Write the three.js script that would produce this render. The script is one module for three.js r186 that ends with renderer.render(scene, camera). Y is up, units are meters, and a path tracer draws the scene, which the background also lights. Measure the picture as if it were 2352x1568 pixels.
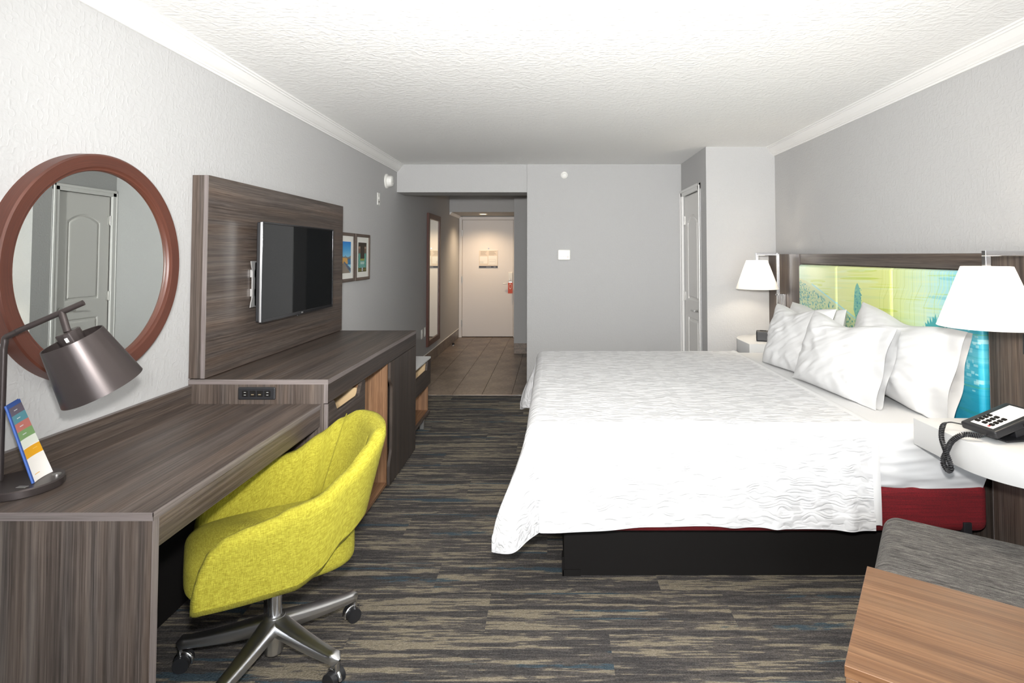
import * as THREE from 'three';
import { RoundedBoxGeometry } from 'three/addons/geometries/RoundedBoxGeometry.js';
import { mergeGeometries, mergeVertices, toCreasedNormals } from 'three/addons/utils/BufferGeometryUtils.js';
import { RectAreaLightUniformsLib } from 'three/addons/lights/RectAreaLightUniformsLib.js';
RectAreaLightUniformsLib.init();

// ---------------------------------------------------------------- camera, sky, lights, exposure
const scene = new THREE.Scene();
const CAM_H = 1.467;
const camera = new THREE.PerspectiveCamera(2 * Math.atan(784 / 1300) * 180 / Math.PI, 2352 / 1568, 0.05, 60);
camera.position.set(0, CAM_H, 0);
camera.rotation.x = Math.atan(43 / 1300);
camera.setViewOffset(2352, 1568, -90, 241.5, 2352, 1568);
scene.add(camera);
scene.background = new THREE.Color().setRGB(0.88, 0.94, 1.0);
scene.backgroundIntensity = 7.0;
const renderer = new THREE.WebGLRenderer();
renderer.toneMapping = THREE.LinearToneMapping;
renderer.toneMappingExposure = 1.15;
renderer.shadowMap.enabled = true;
// the photographer's flash above the lens, and a second head turned up to the ceiling
const flash = new THREE.SpotLight(new THREE.Color().setRGB(1.0, 0.985, 0.965), 25, 0, 1.2, 1.0, 2);
flash.position.set(0.01, 1.655, -0.02);
flash.target.position.set(0.12, 1.64, -3);
flash.castShadow = true; flash.shadow.radius = 2.2;
const bounce = new THREE.SpotLight(new THREE.Color().setRGB(1.0, 0.99, 0.975), 36, 0, 0.88, 1.0, 2);
bounce.position.set(-0.14, 1.605, 0.05);
bounce.target.position.set(-0.12, 2.6, -3.6);
bounce.castShadow = true; bounce.shadow.radius = 2.2;
scene.add(flash, flash.target, bounce, bounce.target);

// ---------------------------------------------------------------- helpers
const V = (X, Y, D) => new THREE.Vector3(X, Y, -D);          // right, up, depth from the camera
let _s = 12345;
const rnd = () => { _s = (_s * 1664525 + 1013904223) >>> 0; return _s / 4294967296; };
const rr = (a, b) => a + (b - a) * rnd();
const clamp = (x, a, b) => Math.min(b, Math.max(a, x));
const sm = (a, b, x) => { const t = clamp((x - a) / (b - a), 0, 1); return t * t * (3 - 2 * t); };
const mix = (a, b, t) => a + (b - a) * t;
function hash(i, j, s) { let n = (i * 374761393 + j * 668265263 + s * 974634721) | 0; n = Math.imul(n ^ (n >>> 13), 1274126177); n ^= n >>> 16; return (n >>> 0) / 4294967296; }
function pn(x, y, px, py, s) {                                  // periodic value noise
  const i = Math.floor(x), j = Math.floor(y), fx = x - i, fy = y - j;
  const u = fx * fx * (3 - 2 * fx), v = fy * fy * (3 - 2 * fy);
  const m = (a, p) => ((a % p) + p) % p;
  const a = hash(m(i, px), m(j, py), s), b = hash(m(i + 1, px), m(j, py), s), c = hash(m(i, px), m(j + 1, py), s), d = hash(m(i + 1, px), m(j + 1, py), s);
  return a + (b - a) * u + (c - a) * v + (a - b - c + d) * u * v;
}
const n2 = (x, y, s) => pn(x, y, 4096, 4096, s) * 2 - 1;
function tex(w, h, fn, srgb = true) {
  const d = new Uint8Array(w * h * 4), c = [0, 0, 0];
  for (let j = 0; j < h; j++) for (let i = 0; i < w; i++) {
    fn(i / w, j / h, c);
    const k = (j * w + i) * 4;
    d[k] = clamp(c[0], 0, 255); d[k + 1] = clamp(c[1], 0, 255); d[k + 2] = clamp(c[2], 0, 255); d[k + 3] = 255;
  }
  const t = new THREE.DataTexture(d, w, h);
  t.wrapS = t.wrapT = THREE.RepeatWrapping; t.magFilter = THREE.LinearFilter; t.minFilter = THREE.LinearMipmapLinearFilter; t.generateMipmaps = true;
  if (srgb) t.colorSpace = THREE.SRGBColorSpace;
  t.needsUpdate = true;
  return t;
}
function rep(t, sx, sy) { const c = t.clone(); c.repeat.set(1 / sx, 1 / sy); c.needsUpdate = true; return c; }   // uv in metres -> tile of sx by sy metres
function canvasTex(w, h, draw) {
  const c = document.createElement('canvas'); c.width = w; c.height = h;
  draw(c.getContext('2d'), w, h);
  const t = new THREE.CanvasTexture(c); t.colorSpace = THREE.SRGBColorSpace; return t;
}
const std = (o) => new THREE.MeshStandardMaterial(o);
const phys = (o) => new THREE.MeshPhysicalMaterial(o);
const lin = (r, g, b) => new THREE.Color().setRGB(r, g, b);

// uv in metres by the face a triangle looks to; u follows the grain axis
function boxUV(g, grain = 'x', off = true) {
  g = g.index ? g.toNonIndexed() : g;
  const p = g.attributes.position, n = p.count, uv = new Float32Array(n * 2);
  const a = new THREE.Vector3(), b = new THREE.Vector3(), c = new THREE.Vector3();
  const ou = off ? rr(0, 3) : 0, ov = off ? rr(0, 3) : 0;
  for (let t = 0; t < n; t += 3) {
    a.fromBufferAttribute(p, t); b.fromBufferAttribute(p, t + 1); c.fromBufferAttribute(p, t + 2);
    const nn = b.clone().sub(a).cross(c.clone().sub(a));
    const ax = Math.abs(nn.x), ay = Math.abs(nn.y), az = Math.abs(nn.z);
    const N = ax >= ay && ax >= az ? 'x' : ay >= az ? 'y' : 'z';
    let r = ['x', 'y', 'z'].filter(k => k !== N);
    if (r.includes(grain) && r[0] !== grain) r = [r[1], r[0]];
    for (let q = 0; q < 3; q++) { const w = [a, b, c][q]; uv[(t + q) * 2] = w[r[0]] + ou; uv[(t + q) * 2 + 1] = w[r[1]] + ov; }
  }
  g.setAttribute('uv', new THREE.BufferAttribute(uv, 2));
  return g;
}
function box(w, h, d, r = 0.0015, grain = 'x', seg = 1) {
  r = Math.min(r, w / 2.02, h / 2.02, d / 2.02);
  const g = r > 0 ? new RoundedBoxGeometry(w, h, d, seg, r) : new THREE.BoxGeometry(w, h, d);
  return boxUV(g, grain);
}
// box given by its limits in right / up / depth
function lim(x0, x1, y0, y1, d0, d1, r = 0.0015, grain = 'x', seg = 1) {
  const g = box(Math.abs(x1 - x0), Math.abs(y1 - y0), Math.abs(d1 - d0), r, grain, seg);
  return g.translate((x0 + x1) / 2, (y0 + y1) / 2, -(d0 + d1) / 2);
}
const clean = (g) => { const o = new THREE.BufferGeometry(); const q = g.index ? g.toNonIndexed() : g; for (const k of ['position', 'normal', 'uv']) if (q.attributes[k]) o.setAttribute(k, q.attributes[k]); return o; };
const merge = (a) => a.length === 1 ? a[0] : mergeGeometries(a.map(clean));
const taken = {};
function numbered(n) { const k = taken[n] = (taken[n] ?? -1) + 1; return k ? `${n}_${String(k).padStart(3, '0')}` : n; }
function obj(name, geos, m, parent = scene) {
  const o = new THREE.Mesh(Array.isArray(geos) ? merge(geos) : geos, m);
  o.name = parent === scene ? numbered(name) : name;
  o.castShadow = o.receiveShadow = true;
  parent.add(o);
  return o;
}
function tag(o, label, category, group) { o.userData.label = label; o.userData.category = category; if (group) o.userData.group = group; return o; }
function thing(name, label, category, at = V(0, 0, 0), group) {
  const o = new THREE.Group(); o.name = numbered(name); scene.add(o); o.position.copy(at);
  return tag(o, label, category, group);
}
function struct(name, geos, m, parent = scene) { const o = obj(name, geos, m, parent); o.userData.kind = 'structure'; return o; }
function structGroup(name) { const o = new THREE.Group(); o.name = name; o.userData.kind = 'structure'; scene.add(o); return o; }
const cyl = (r0, r1, h, n = 28, open = false) => new THREE.CylinderGeometry(r0, r1, h, n, 1, open);
function rod(a, b, r, n = 14, r2) {                              // cylinder between two points
  const d = b.clone().sub(a), g = cyl(r2 ?? r, r, d.length(), n);
  g.applyQuaternion(new THREE.Quaternion().setFromUnitVectors(new THREE.Vector3(0, 1, 0), d.clone().normalize()));
  return g.translate((a.x + b.x) / 2, (a.y + b.y) / 2, (a.z + b.z) / 2);
}
function tube(pts, r, seg = 60, n = 10, tension = 0.5) { return new THREE.TubeGeometry(new THREE.CatmullRomCurve3(pts, false, 'catmullrom', tension), seg, r, n, false); }
function lathe(pts, n = 48) { return toCreasedNormals(new THREE.LatheGeometry(pts.map(p => new THREE.Vector2(p[0], p[1])), n), 0.55); }
function grid(nu, nv, fn, uvfn) {                                // parametric sheet
  const pos = [], uv = [], idx = [];
  for (let j = 0; j <= nv; j++) for (let i = 0; i <= nu; i++) {
    const p = fn(i / nu, j / nv); pos.push(p.x, p.y, p.z);
    const t = uvfn ? uvfn(i / nu, j / nv) : [i / nu, j / nv]; uv.push(t[0], t[1]);
  }
  for (let j = 0; j < nv; j++) for (let i = 0; i < nu; i++) { const a = j * (nu + 1) + i, b = a + 1, c = a + nu + 1, d = c + 1; idx.push(a, b, d, a, d, c); }
  const g = new THREE.BufferGeometry();
  g.setAttribute('position', new THREE.Float32BufferAttribute(pos, 3)); g.setAttribute('uv', new THREE.Float32BufferAttribute(uv, 2)); g.setIndex(idx);
  g.computeVertexNormals();
  return g;
}
function extrude(shape, depth, bevel = 0.0015, seg = 1) { return new THREE.ExtrudeGeometry(shape, { depth: depth - 2 * bevel, bevelEnabled: bevel > 0, bevelSize: bevel, bevelThickness: bevel, bevelOffset: -bevel, bevelSegments: seg, curveSegments: 10 }).translate(0, 0, bevel); }
// a panel drawn in (depth, up) and extruded along x from x0 towards +x
function sidePanel(pts, x0, th, grain, round) {
  const s = new THREE.Shape();
  if (round) round(s); else pts.forEach((p, i) => i ? s.lineTo(p[0], p[1]) : s.moveTo(p[0], p[1]));
  const g = extrude(s, th, 0.0012);
  g.rotateY(Math.PI / 2);                                        // (d, y, e) -> (e, y, -d)
  g.translate(x0, 0, 0);
  return boxUV(g, grain);
}

// ---------------------------------------------------------------- textures
function woodTex(pal, seed, w = 1024, h = 1024) {                // grain along u
  return tex(w, h, (u, v, c) => {
    const wob = 0.012 * (pn(u * 3, v * 4, 3, 4, seed + 9) - 0.5) + 0.004 * (pn(u * 9, v * 10, 9, 10, seed + 8) - 0.5);
    const y = v + wob;
    const a = pn(u * 2, y * 14, 2, 14, seed), b = pn(u * 3, y * 60, 3, 60, seed + 1), d = pn(u * 5, y * 190, 5, 190, seed + 2), e = pn(u * 26, y * 420, 26, 420, seed + 3);
    const t = clamp(0.5 + 0.38 * (a - 0.5) + 0.45 * (b - 0.5) + 0.62 * (d - 0.5) + 0.42 * (e - 0.5), 0, 1);
    const hue = pn(u * 2, y * 26, 2, 26, seed + 5) - 0.5;
    for (let k = 0; k < 3; k++) c[k] = mix(pal[0][k], pal[1][k], t) + hue * pal[2][k];
  });
}
const tDark = woodTex([[66, 56, 50], [120, 107, 98], [10, 3, -3]], 3);
const tEdge = woodTex([[104, 95, 92], [148, 138, 135], [4, 1, 1]], 17, 512, 512);
const tWarm = woodTex([[126, 90, 62], [178, 136, 100], [8, 3, 0]], 31);
const tTable = woodTex([[112, 78, 53], [156, 117, 84], [8, 3, 0]], 41);
const tRed = woodTex([[84, 46, 35], [108, 61, 46], [3, 1, 0]], 53, 512, 512);
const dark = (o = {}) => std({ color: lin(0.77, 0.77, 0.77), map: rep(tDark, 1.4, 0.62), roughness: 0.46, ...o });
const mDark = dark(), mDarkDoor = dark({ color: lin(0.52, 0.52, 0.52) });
const mEdge = std({ color: lin(0.77, 0.77, 0.77), map: rep(tEdge, 0.8, 0.16), roughness: 0.5 });
const mWarm = std({ color: lin(0.77, 0.77, 0.77), map: rep(tWarm, 0.9, 0.5), roughness: 0.5 });
const mTable = std({ color: lin(0.77, 0.77, 0.77), map: rep(tTable, 1.1, 0.5), roughness: 0.42 });
const mRed = std({ color: lin(0.77, 0.77, 0.77), map: rep(tRed, 0.6, 0.22), roughness: 0.42 });

const peel = (cells, seed, th) => tex(1024, 1024, (u, v, c) => {
  const q = cells;
  const a = pn(u * q, v * q, q, q, seed), b = pn(u * q * 2.0, v * q * 2, q * 2, q * 2, seed + 1), d = pn(u * q * 6, v * q * 6, q * 6, q * 6, seed + 2);
  const ridge = 1 - Math.abs(a - 0.5) * 2;
  c[0] = c[1] = c[2] = 255 * clamp(0.35 * sm(th, 1, ridge) + 0.45 * b + 0.2 * d, 0, 1);
}, false);
const bWall = peel(42, 5, 0.6), bCeil = peel(30, 61, 0.45);
const wallMat = (c) => std({ color: c, roughness: 0.82, bumpMap: rep(bWall, 0.8, 0.8), bumpScale: 0.0013 });
const mWall = wallMat(lin(0.475, 0.472, 0.468));
const mCeil = std({ color: lin(0.87, 0.865, 0.845), roughness: 0.9, bumpMap: rep(bCeil, 0.8, 0.8), bumpScale: 0.0022 });
const mTrim = std({ color: lin(0.80, 0.79, 0.77), roughness: 0.4 });
const mDoor = std({ color: lin(0.76, 0.745, 0.72), roughness: 0.45 });
const mEntry = std({ color: lin(0.74, 0.70, 0.67), roughness: 0.42 });
const mChrome = std({ color: lin(0.78, 0.78, 0.79), metalness: 1, roughness: 0.16 });
const mSatin = std({ color: lin(0.55, 0.54, 0.52), metalness: 1, roughness: 0.34 });
const mAlu = std({ color: lin(0.74, 0.74, 0.75), metalness: 1, roughness: 0.3 });
const mMirror = std({ color: lin(0.86, 0.9, 0.87), metalness: 1, roughness: 0.0 });
const mBlack = std({ color: lin(0.018, 0.018, 0.02), roughness: 0.4 });
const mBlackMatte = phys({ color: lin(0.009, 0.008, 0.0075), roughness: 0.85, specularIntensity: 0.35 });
const mWhite = std({ color: lin(0.62, 0.62, 0.615), roughness: 0.45 });
const mWhitePl = std({ color: lin(0.80, 0.79, 0.75), roughness: 0.38 });
const mBronze = std({ color: lin(0.062, 0.050, 0.048), metalness: 0.5, roughness: 0.34 });

const tCarpet = tex(2048, 1024, (u, v, c) => {                   // 2 m along u, 1 m along v
  const row = pn(u * 5, v * 54, 5, 54, 71), row2 = pn(u * 16, v * 130, 16, 130, 72), row3 = pn(u * 44, v * 260, 44, 260, 73);
  const brk = pn(u * 60, v * 128, 60, 128, 74), fine = pn(u * 520, v * 512, 520, 512, 75), fine2 = pn(u * 1024, v * 512, 1024, 512, 79);
  let t = 0.5 * row + 0.34 * row2 + 0.24 * row3 + 0.13 * (brk - 0.5);
  const tan = sm(0.565, 0.66, t), dk = sm(0.48, 0.39, t);
  const bl = sm(0.86, 0.93, pn(u * 3, v * 40, 3, 40, 77) + 0.1 * (brk - 0.5) + 0.12 * (row3 - 0.5));
  const g0 = [88, 83, 79], g1 = [144, 134, 115], g2 = [66, 63, 62], g3 = [58, 78, 90];
  const n = 34 * (fine - 0.5) + 22 * (fine2 - 0.5);
  for (let k = 0; k < 3; k++) { let q = mix(mix(g0[k], g1[k], tan), g2[k], dk); q = mix(q, g3[k], bl * 0.9); c[k] = q + n; }
});
const bCarpet = tex(512, 512, (u, v, c) => { c[0] = c[1] = c[2] = 255 * (0.6 * pn(u * 128, v * 128, 128, 128, 81) + 0.4 * pn(u * 256, v * 256, 256, 256, 82)); }, false);
const mCarpet = std({ color: lin(0.77, 0.77, 0.77), map: rep(tCarpet, 2, 1), roughness: 0.95, bumpMap: rep(bCarpet, 0.5, 0.5), bumpScale: 0.003 });

const weave = (c0, c1, seed, q = 0.55) => tex(1024, 1024, (u, v, c) => {
  const wv = 0.5 + 0.5 * Math.sin(u * Math.PI * 2 * 150) * Math.sin(v * Math.PI * 2 * 150);
  const h = pn(u * 40, v * 300, 40, 300, seed), w = pn(u * 300, v * 40, 300, 40, seed + 1), f = pn(u * 300, v * 300, 300, 300, seed + 2);
  const t = clamp(0.5 + q * (h - 0.5) + q * 0.75 * (w - 0.5) + 0.16 * (f - 0.5) + 0.12 * (wv - 0.5), 0, 1);
  for (let k = 0; k < 3; k++) c[k] = mix(c0[k], c1[k], t);
});
const bWeave = tex(512, 512, (u, v, c) => { const a = 0.5 + 0.5 * Math.sin(u * Math.PI * 2 * 80), b = 0.5 + 0.5 * Math.sin(v * Math.PI * 2 * 80); c[0] = c[1] = c[2] = 255 * clamp(0.5 * Math.max(a, b) + 0.5 * pn(u * 100, v * 100, 100, 100, 91), 0, 1); }, false);
const tYellow = weave([164, 153, 30], [222, 213, 78], 101, 0.75);
const mYellow = std({ color: lin(0.70, 0.71, 0.70), map: rep(tYellow, 0.34, 0.34), roughness: 0.9, bumpMap: rep(bWeave, 0.17, 0.17), bumpScale: 0.0012 });
const tGrey = tex(1024, 1024, (u, v, c) => {
  const h = pn(u * 12, v * 260, 12, 260, 111), h2 = pn(u * 40, v * 400, 40, 400, 112), f = pn(u * 400, v * 400, 400, 400, 113);
  const t = clamp(0.5 + 0.7 * (h - 0.5) + 0.6 * (h2 - 0.5) + 0.4 * (f - 0.5), 0, 1);
  c[0] = mix(58, 150, t); c[1] = mix(56, 145, t); c[2] = mix(54, 139, t);
});
const mGrey = std({ color: lin(0.77, 0.77, 0.77), map: rep(tGrey, 0.5, 0.5), roughness: 0.95, bumpMap: rep(bWeave, 0.2, 0.2), bumpScale: 0.001 });
const tCrimson = tex(512, 512, (u, v, c) => { const h = pn(u * 4, v * 120, 4, 120, 121), f = pn(u * 200, v * 200, 200, 200, 122); const k = 0.82 + 0.2 * (h - 0.5) + 0.25 * (f - 0.5); c[0] = 128 * k; c[1] = 12 * k; c[2] = 24 * k; });
const mCrimson = std({ map: rep(tCrimson, 0.4, 0.4), roughness: 0.8 });
// seersucker pucker of the coverlet: short wavy ridges across the bed
const bPuck = tex(1024, 1024, (u, v, c) => {
  const wx = 0.035 * (pn(u * 10, v * 10, 10, 10, 131) - 0.5) + 0.02 * (pn(u * 24, v * 24, 24, 24, 132) - 0.5);
  const a = pn(u * 12, (v + wx) * 60, 12, 60, 133), b = pn(u * 22, (v + wx) * 44, 22, 44, 134);
  const r = Math.pow(1 - Math.abs(a - 0.5) * 2, 2);
  c[0] = c[1] = c[2] = 255 * clamp(0.7 * r + 0.35 * b, 0, 1);
}, false);
const tPuck = tex(1024, 1024, (u, v, c) => {                    // damask yarn: shiny and dull leaves
  const wx = 0.035 * (pn(u * 10, v * 10, 10, 10, 131) - 0.5);
  const a = sm(0.5, 0.62, pn(u * 16, (v + wx) * 44, 16, 44, 136));
  const q = mix(217, 201, a); c[0] = q; c[1] = q; c[2] = q + 1;
});
const mCoverlet = std({ map: rep(tPuck, 0.7, 0.7), roughness: 0.75, bumpMap: rep(bPuck, 0.7, 0.7), bumpScale: 0.0035, side: THREE.DoubleSide });
const mSheet = std({ color: lin(0.66, 0.66, 0.66), roughness: 0.8, side: THREE.DoubleSide });
const tTile = tex(1024, 1024, (u, v, c) => {
  const a = pn(u * 5, v * 5, 5, 5, 141), b = pn(u * 14, v * 40, 14, 40, 142), d = pn(u * 60, v * 60, 60, 60, 143), e = pn(u * 220, v * 220, 220, 220, 144);
  const t = clamp(0.5 + 0.8 * (a - 0.5) + 0.4 * (b - 0.5) + 0.45 * (d - 0.5) + 0.3 * (e - 0.5), 0, 1);
  c[0] = mix(84, 142, t); c[1] = mix(74, 126, t); c[2] = mix(66, 112, t);
});
const tileMats = [0.92, 1.0, 1.08].map(k => std({ map: rep(tTile, 0.9, 0.9), roughness: 0.36, color: lin(k * 0.9, k * 0.9, k * 0.9) }));
const mGrout = std({ color: lin(0.30, 0.27, 0.24), roughness: 0.9 });

// ---------------------------------------------------------------- room shell
const XL = -1.655, XR = 2.008, CEIL = 2.44, DB = -1.9, DF = 6.03, HALL = 10.2;
struct('wall_left', lim(XL - 0.15, XL, -0.1, CEIL + 0.1, DB - 0.2, HALL + 0.2, 0), mWall);
struct('wall_right', lim(XR, XR + 0.15, -0.1, CEIL + 0.1, DB - 0.2, HALL + 0.2, 0), mWall);
struct('ceiling', lim(XL - 0.15, XR + 0.15, CEIL, CEIL + 0.15, DB - 0.2, HALL + 0.2, 0), mCeil);
struct('wall_far', lim(-0.258, XR, 0, CEIL, DF, DF + 0.33, 0.003), mWall);
struct('wall_header', lim(XL, -0.258, 2.138, CEIL, DF + 0.015, DF + 0.345, 0.003), mWall);
struct('wall_alcove', lim(-0.557, XR, 0, CEIL, 8.478, HALL + 0.1, 0.003), mWall);
struct('wall_soffit', lim(XL, -0.5, 2.165, CEIL, 9.19, HALL, 0.003), mWall);
struct('wall_entry', [lim(XL, -1.60, 0, 2.165, HALL, HALL + 0.15, 0), lim(XL, -0.5, 2.10, 2.3, HALL, HALL + 0.15, 0), lim(-0.66, -0.5, 0, 2.165, HALL, HALL + 0.15, 0), lim(XL, -0.5, 0, 2.3, HALL + 0.15, HALL + 0.2, 0)], mWall);
// closet block with a door opening in its left face
const CX = 1.39, CN = 5.06;
struct('wall_closet', [lim(CX, XR, 0, CEIL, CN, CN + 0.1, 0), lim(CX, CX + 0.1, 0, CEIL, CN + 0.1, 5.31, 0), lim(CX, CX + 0.1, 0, CEIL, 5.985, DF, 0), lim(CX, CX + 0.1, 2.09, CEIL, 5.31, 5.985, 0)], mWall);
// the window wall behind the camera
const WX0 = 0.0, WX1 = 1.95, WY0 = 0.12, WY1 = 2.36;
struct('wall_back', [lim(XL, WX0, 0, CEIL, DB - 0.15, DB, 0), lim(WX1, XR, 0, CEIL, DB - 0.15, DB, 0), lim(WX0, WX1, 0, WY0, DB - 0.15, DB, 0), lim(WX0, WX1, WY1, CEIL, DB - 0.15, DB, 0)], mWall);
{
  const w = structGroup('window_1');
  obj('window_frame', [lim(WX0, WX1, WY0, WY0 + 0.05, DB - 0.1, DB - 0.04), lim(WX0, WX1, WY1 - 0.05, WY1, DB - 0.1, DB - 0.04), lim(WX0, WX0 + 0.05, WY0 + 0.05, WY1 - 0.05, DB - 0.1, DB - 0.04), lim(WX1 - 0.05, WX1, WY0 + 0.05, WY1 - 0.05, DB - 0.1, DB - 0.04), lim(0.95, 1.0, WY0 + 0.05, WY1 - 0.05, DB - 0.1, DB - 0.04)], mTrim, w);
  const glass = phys({ color: 0xffffff, transmission: 1, thickness: 0, roughness: 0, ior: 1.45 });
  for (const [a, b] of [[WX0 + 0.05, 0.95], [1.0, WX1 - 0.05]]) obj('pane', lim(a, b, WY0 + 0.05, WY1 - 0.05, DB - 0.072, DB - 0.068, 0), glass, w);
}
// floor: slab, carpet planks, hall tiles
const floor = struct('floor', lim(XL - 0.15, XR + 0.15, -0.12, -0.012, DB - 0.2, HALL + 0.2, 0), mGrout);
{
  const variants = [];
  for (let k = 0; k < 10; k++) { const g = new THREE.BoxGeometry(1.0, 0.013, 0.25); boxUVflat(g, 0.37 * k + 0.11, 0.283 * k); variants.push(g); }
  function boxUVflat(g, ou, ov) { const p = g.attributes.position, uv = g.attributes.uv; for (let i = 0; i < p.count; i++) uv.setXY(i, p.getX(i) + ou, -p.getZ(i) + ov); }
  const dEnd = 5.965; let i = 0;
  for (let d = DB - 0.1, r = 0; d < dEnd; d += 0.25, r++) {
    const d1 = Math.min(d + 0.25, dEnd), off = [0.224, -0.26, 0.48, -0.02][r % 4];
    for (let x = XL - 1 - ((XL - off) % 1 + 1) % 1; x < XR; x += 1.0) {
      const x0 = Math.max(x, XL), x1 = Math.min(x + 1, XR);
      if (x1 - x0 < 0.02) continue;
      const full = x1 - x0 > 0.999 && d1 - d > 0.249;
      let g = variants[(i * 7 + r * 3) % 10]; i++;
      if (!full) { g = new THREE.BoxGeometry(x1 - x0, 0.013, d1 - d); boxUVflat(g, rr(0, 2), rr(0, 1)); }
      const m = obj('carpet_tile', g, mCarpet, floor); m.position.copy(V((x0 + x1) / 2, -0.0065, (d + d1) / 2));
    }
  }
  // porcelain planks in the hall, joints recessed
  const tw = 0.313, tl = 0.61, gs = {};
  for (let x = XL + 0.3 - tw, cidx = 0; x < 0.3; x += tw, cidx++) {
    for (let d = 5.975 - (cidx % 2) * tl / 2 - 0.13; d < HALL + 0.12; d += tl) {
      const x0 = Math.max(x, XL) + 0.0015, x1 = x + tw - 0.0015, d0 = Math.max(d, 5.975) + 0.0015, d1 = Math.min(d + tl, HALL + 0.12) - 0.0015;
      if (d1 - d0 < 0.03 || (x0 > -0.57 && d0 > 8.478)) continue;
      const key = `${(x1 - x0).toFixed(3)}_${(d1 - d0).toFixed(3)}_${(cidx * 5 + Math.round(d * 3)) % 4}`;
      gs[key] ??= box(x1 - x0, 0.012, d1 - d0, 0.001, 'z');
      const m = obj('floor_tile', gs[key], tileMats[Math.floor(rnd() * 3)], floor); m.position.copy(V((x0 + x1) / 2, -0.006, (d0 + d1) / 2));
    }
  }
}
struct('trim_1', lim(XL, -0.258, -0.002, 0.0035, 5.963, 5.978, 0.001), mChrome);
// tile baseboards of the hall
{
  const b = structGroup('baseboard_left');
  for (let d = 6.4; d < 9.95; d += 0.61) obj('baseboard_tile', lim(XL, XL + 0.011, 0.001, 0.155, d + 0.0015, Math.min(d + 0.6085, HALL - 0.01), 0.001, 'z'), tileMats[1], b);
  obj('edge_strip', lim(XL, XL + 0.012, 0.155, 0.161, 6.4, HALL - 0.01, 0.001), mTrim, b);
  const c = structGroup('baseboard_alcove');
  for (const [a, e] of [[-0.557, -0.2], [-0.198, 0.4]]) for (const [y0, y1] of [[0.001, 0.077], [0.08, 0.155]]) obj('baseboard_tile', lim(a, e, y0, y1, 8.466, 8.478, 0.001), tileMats[2], c);
}
// crown mouldings
function crown(a0, a1) {                                         // profile in (out from wall, below ceiling), run along depth on the left wall
  const pr = [[0, -0.085], [0.010, -0.085], [0.012, -0.076], [0.018, -0.074], [0.020, -0.068], [0.028, -0.062], [0.040, -0.048], [0.050, -0.030], [0.056, -0.020], [0.062, -0.018], [0.064, -0.010], [0.072, -0.008], [0.074, 0], [0, 0]];
  const s = new THREE.Shape(); pr.forEach((p, i) => i ? s.lineTo(p[0], p[1]) : s.moveTo(p[0], p[1]));
  return new THREE.ExtrudeGeometry(s, { depth: a1 - a0, bevelEnabled: false });
}
{
  const g = crown(DB, 6.045); g.translate(0, 0, -6.045); struct('trim_2', boxUV(g.translate(XL, CEIL, 0), 'z'), mTrim);
  const h = crown(DB, CN); h.scale(-1, 1, 1); h.index ? 0 : 0;
  const p = h.attributes.position; for (let i = 0; i < p.count; i += 3) { const x = p.getX(i), y = p.getY(i), z = p.getZ(i); p.setXYZ(i, p.getX(i + 1), p.getY(i + 1), p.getZ(i + 1)); p.setXYZ(i + 1, x, y, z); }
  h.computeVertexNormals(); h.translate(XR, CEIL, -CN); struct('trim_3', boxUV(h, 'z'), mTrim);
  const s1 = crown(9.2, HALL); s1.scale(0.5, 0.5, 1); s1.translate(XL, 2.165, -HALL); struct('trim_4', boxUV(s1, 'z'), mTrim);
}

// ---------------------------------------------------------------- doors
// entry door at the end of the hall
{
  const d = structGroup('door_1');
  const x0 = -1.597, x1 = -0.683, y1 = 2.096, D = HALL - 0.03;
  obj('door_leaf', lim(x0 + 0.004, x1, 0.012, y1, D, D + 0.045, 0.002), mEntry, d);
  obj('casing', [lim(-1.652, x0, 0, y1 + 0.058, D - 0.022, HALL, 0.004), lim(x0, -0.58, y1 + 0.003, y1 + 0.058, D - 0.022, HALL, 0.004), lim(x1 + 0.004, -0.60, 0, y1 + 0.003, D - 0.022, HALL, 0.004)], mEntry, d);
  for (const y of [0.25, 1.03, 1.86]) obj('hinge', [lim(x0 - 0.012, x0 + 0.012, y - 0.055, y + 0.055, D - 0.03, D - 0.012, 0.002), rod(V(x0, y - 0.06, D - 0.028), V(x0, y + 0.06, D - 0.028), 0.007, 10)], mSatin, d);
  obj('lock_plate', lim(-0.772, -0.694, 1.0, 1.155, D - 0.022, D, 0.008, 'y', 2), mWhitePl, d);
  obj('lock_escutcheon', lim(-0.768, -0.698, 0.86, 1.0, D - 0.016, D, 0.006, 'y', 2), mSatin, d);
  obj('thumb_turn', lim(-0.738, -0.728, 1.02, 1.055, D - 0.04, D - 0.02, 0.003), mSatin, d);
  obj('lever', [rod(V(-0.735, 0.965, D), V(-0.735, 0.965, D - 0.06), 0.011, 12), rod(V(-0.735, 0.965, D - 0.055), V(-0.86, 0.958, D - 0.058), 0.008, 10)], mSatin, d);
  obj('peephole', rod(V(-1.124, 1.585, D + 0.005), V(-1.124, 1.585, D - 0.006), 0.011, 16), mChrome, d);
}
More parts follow.
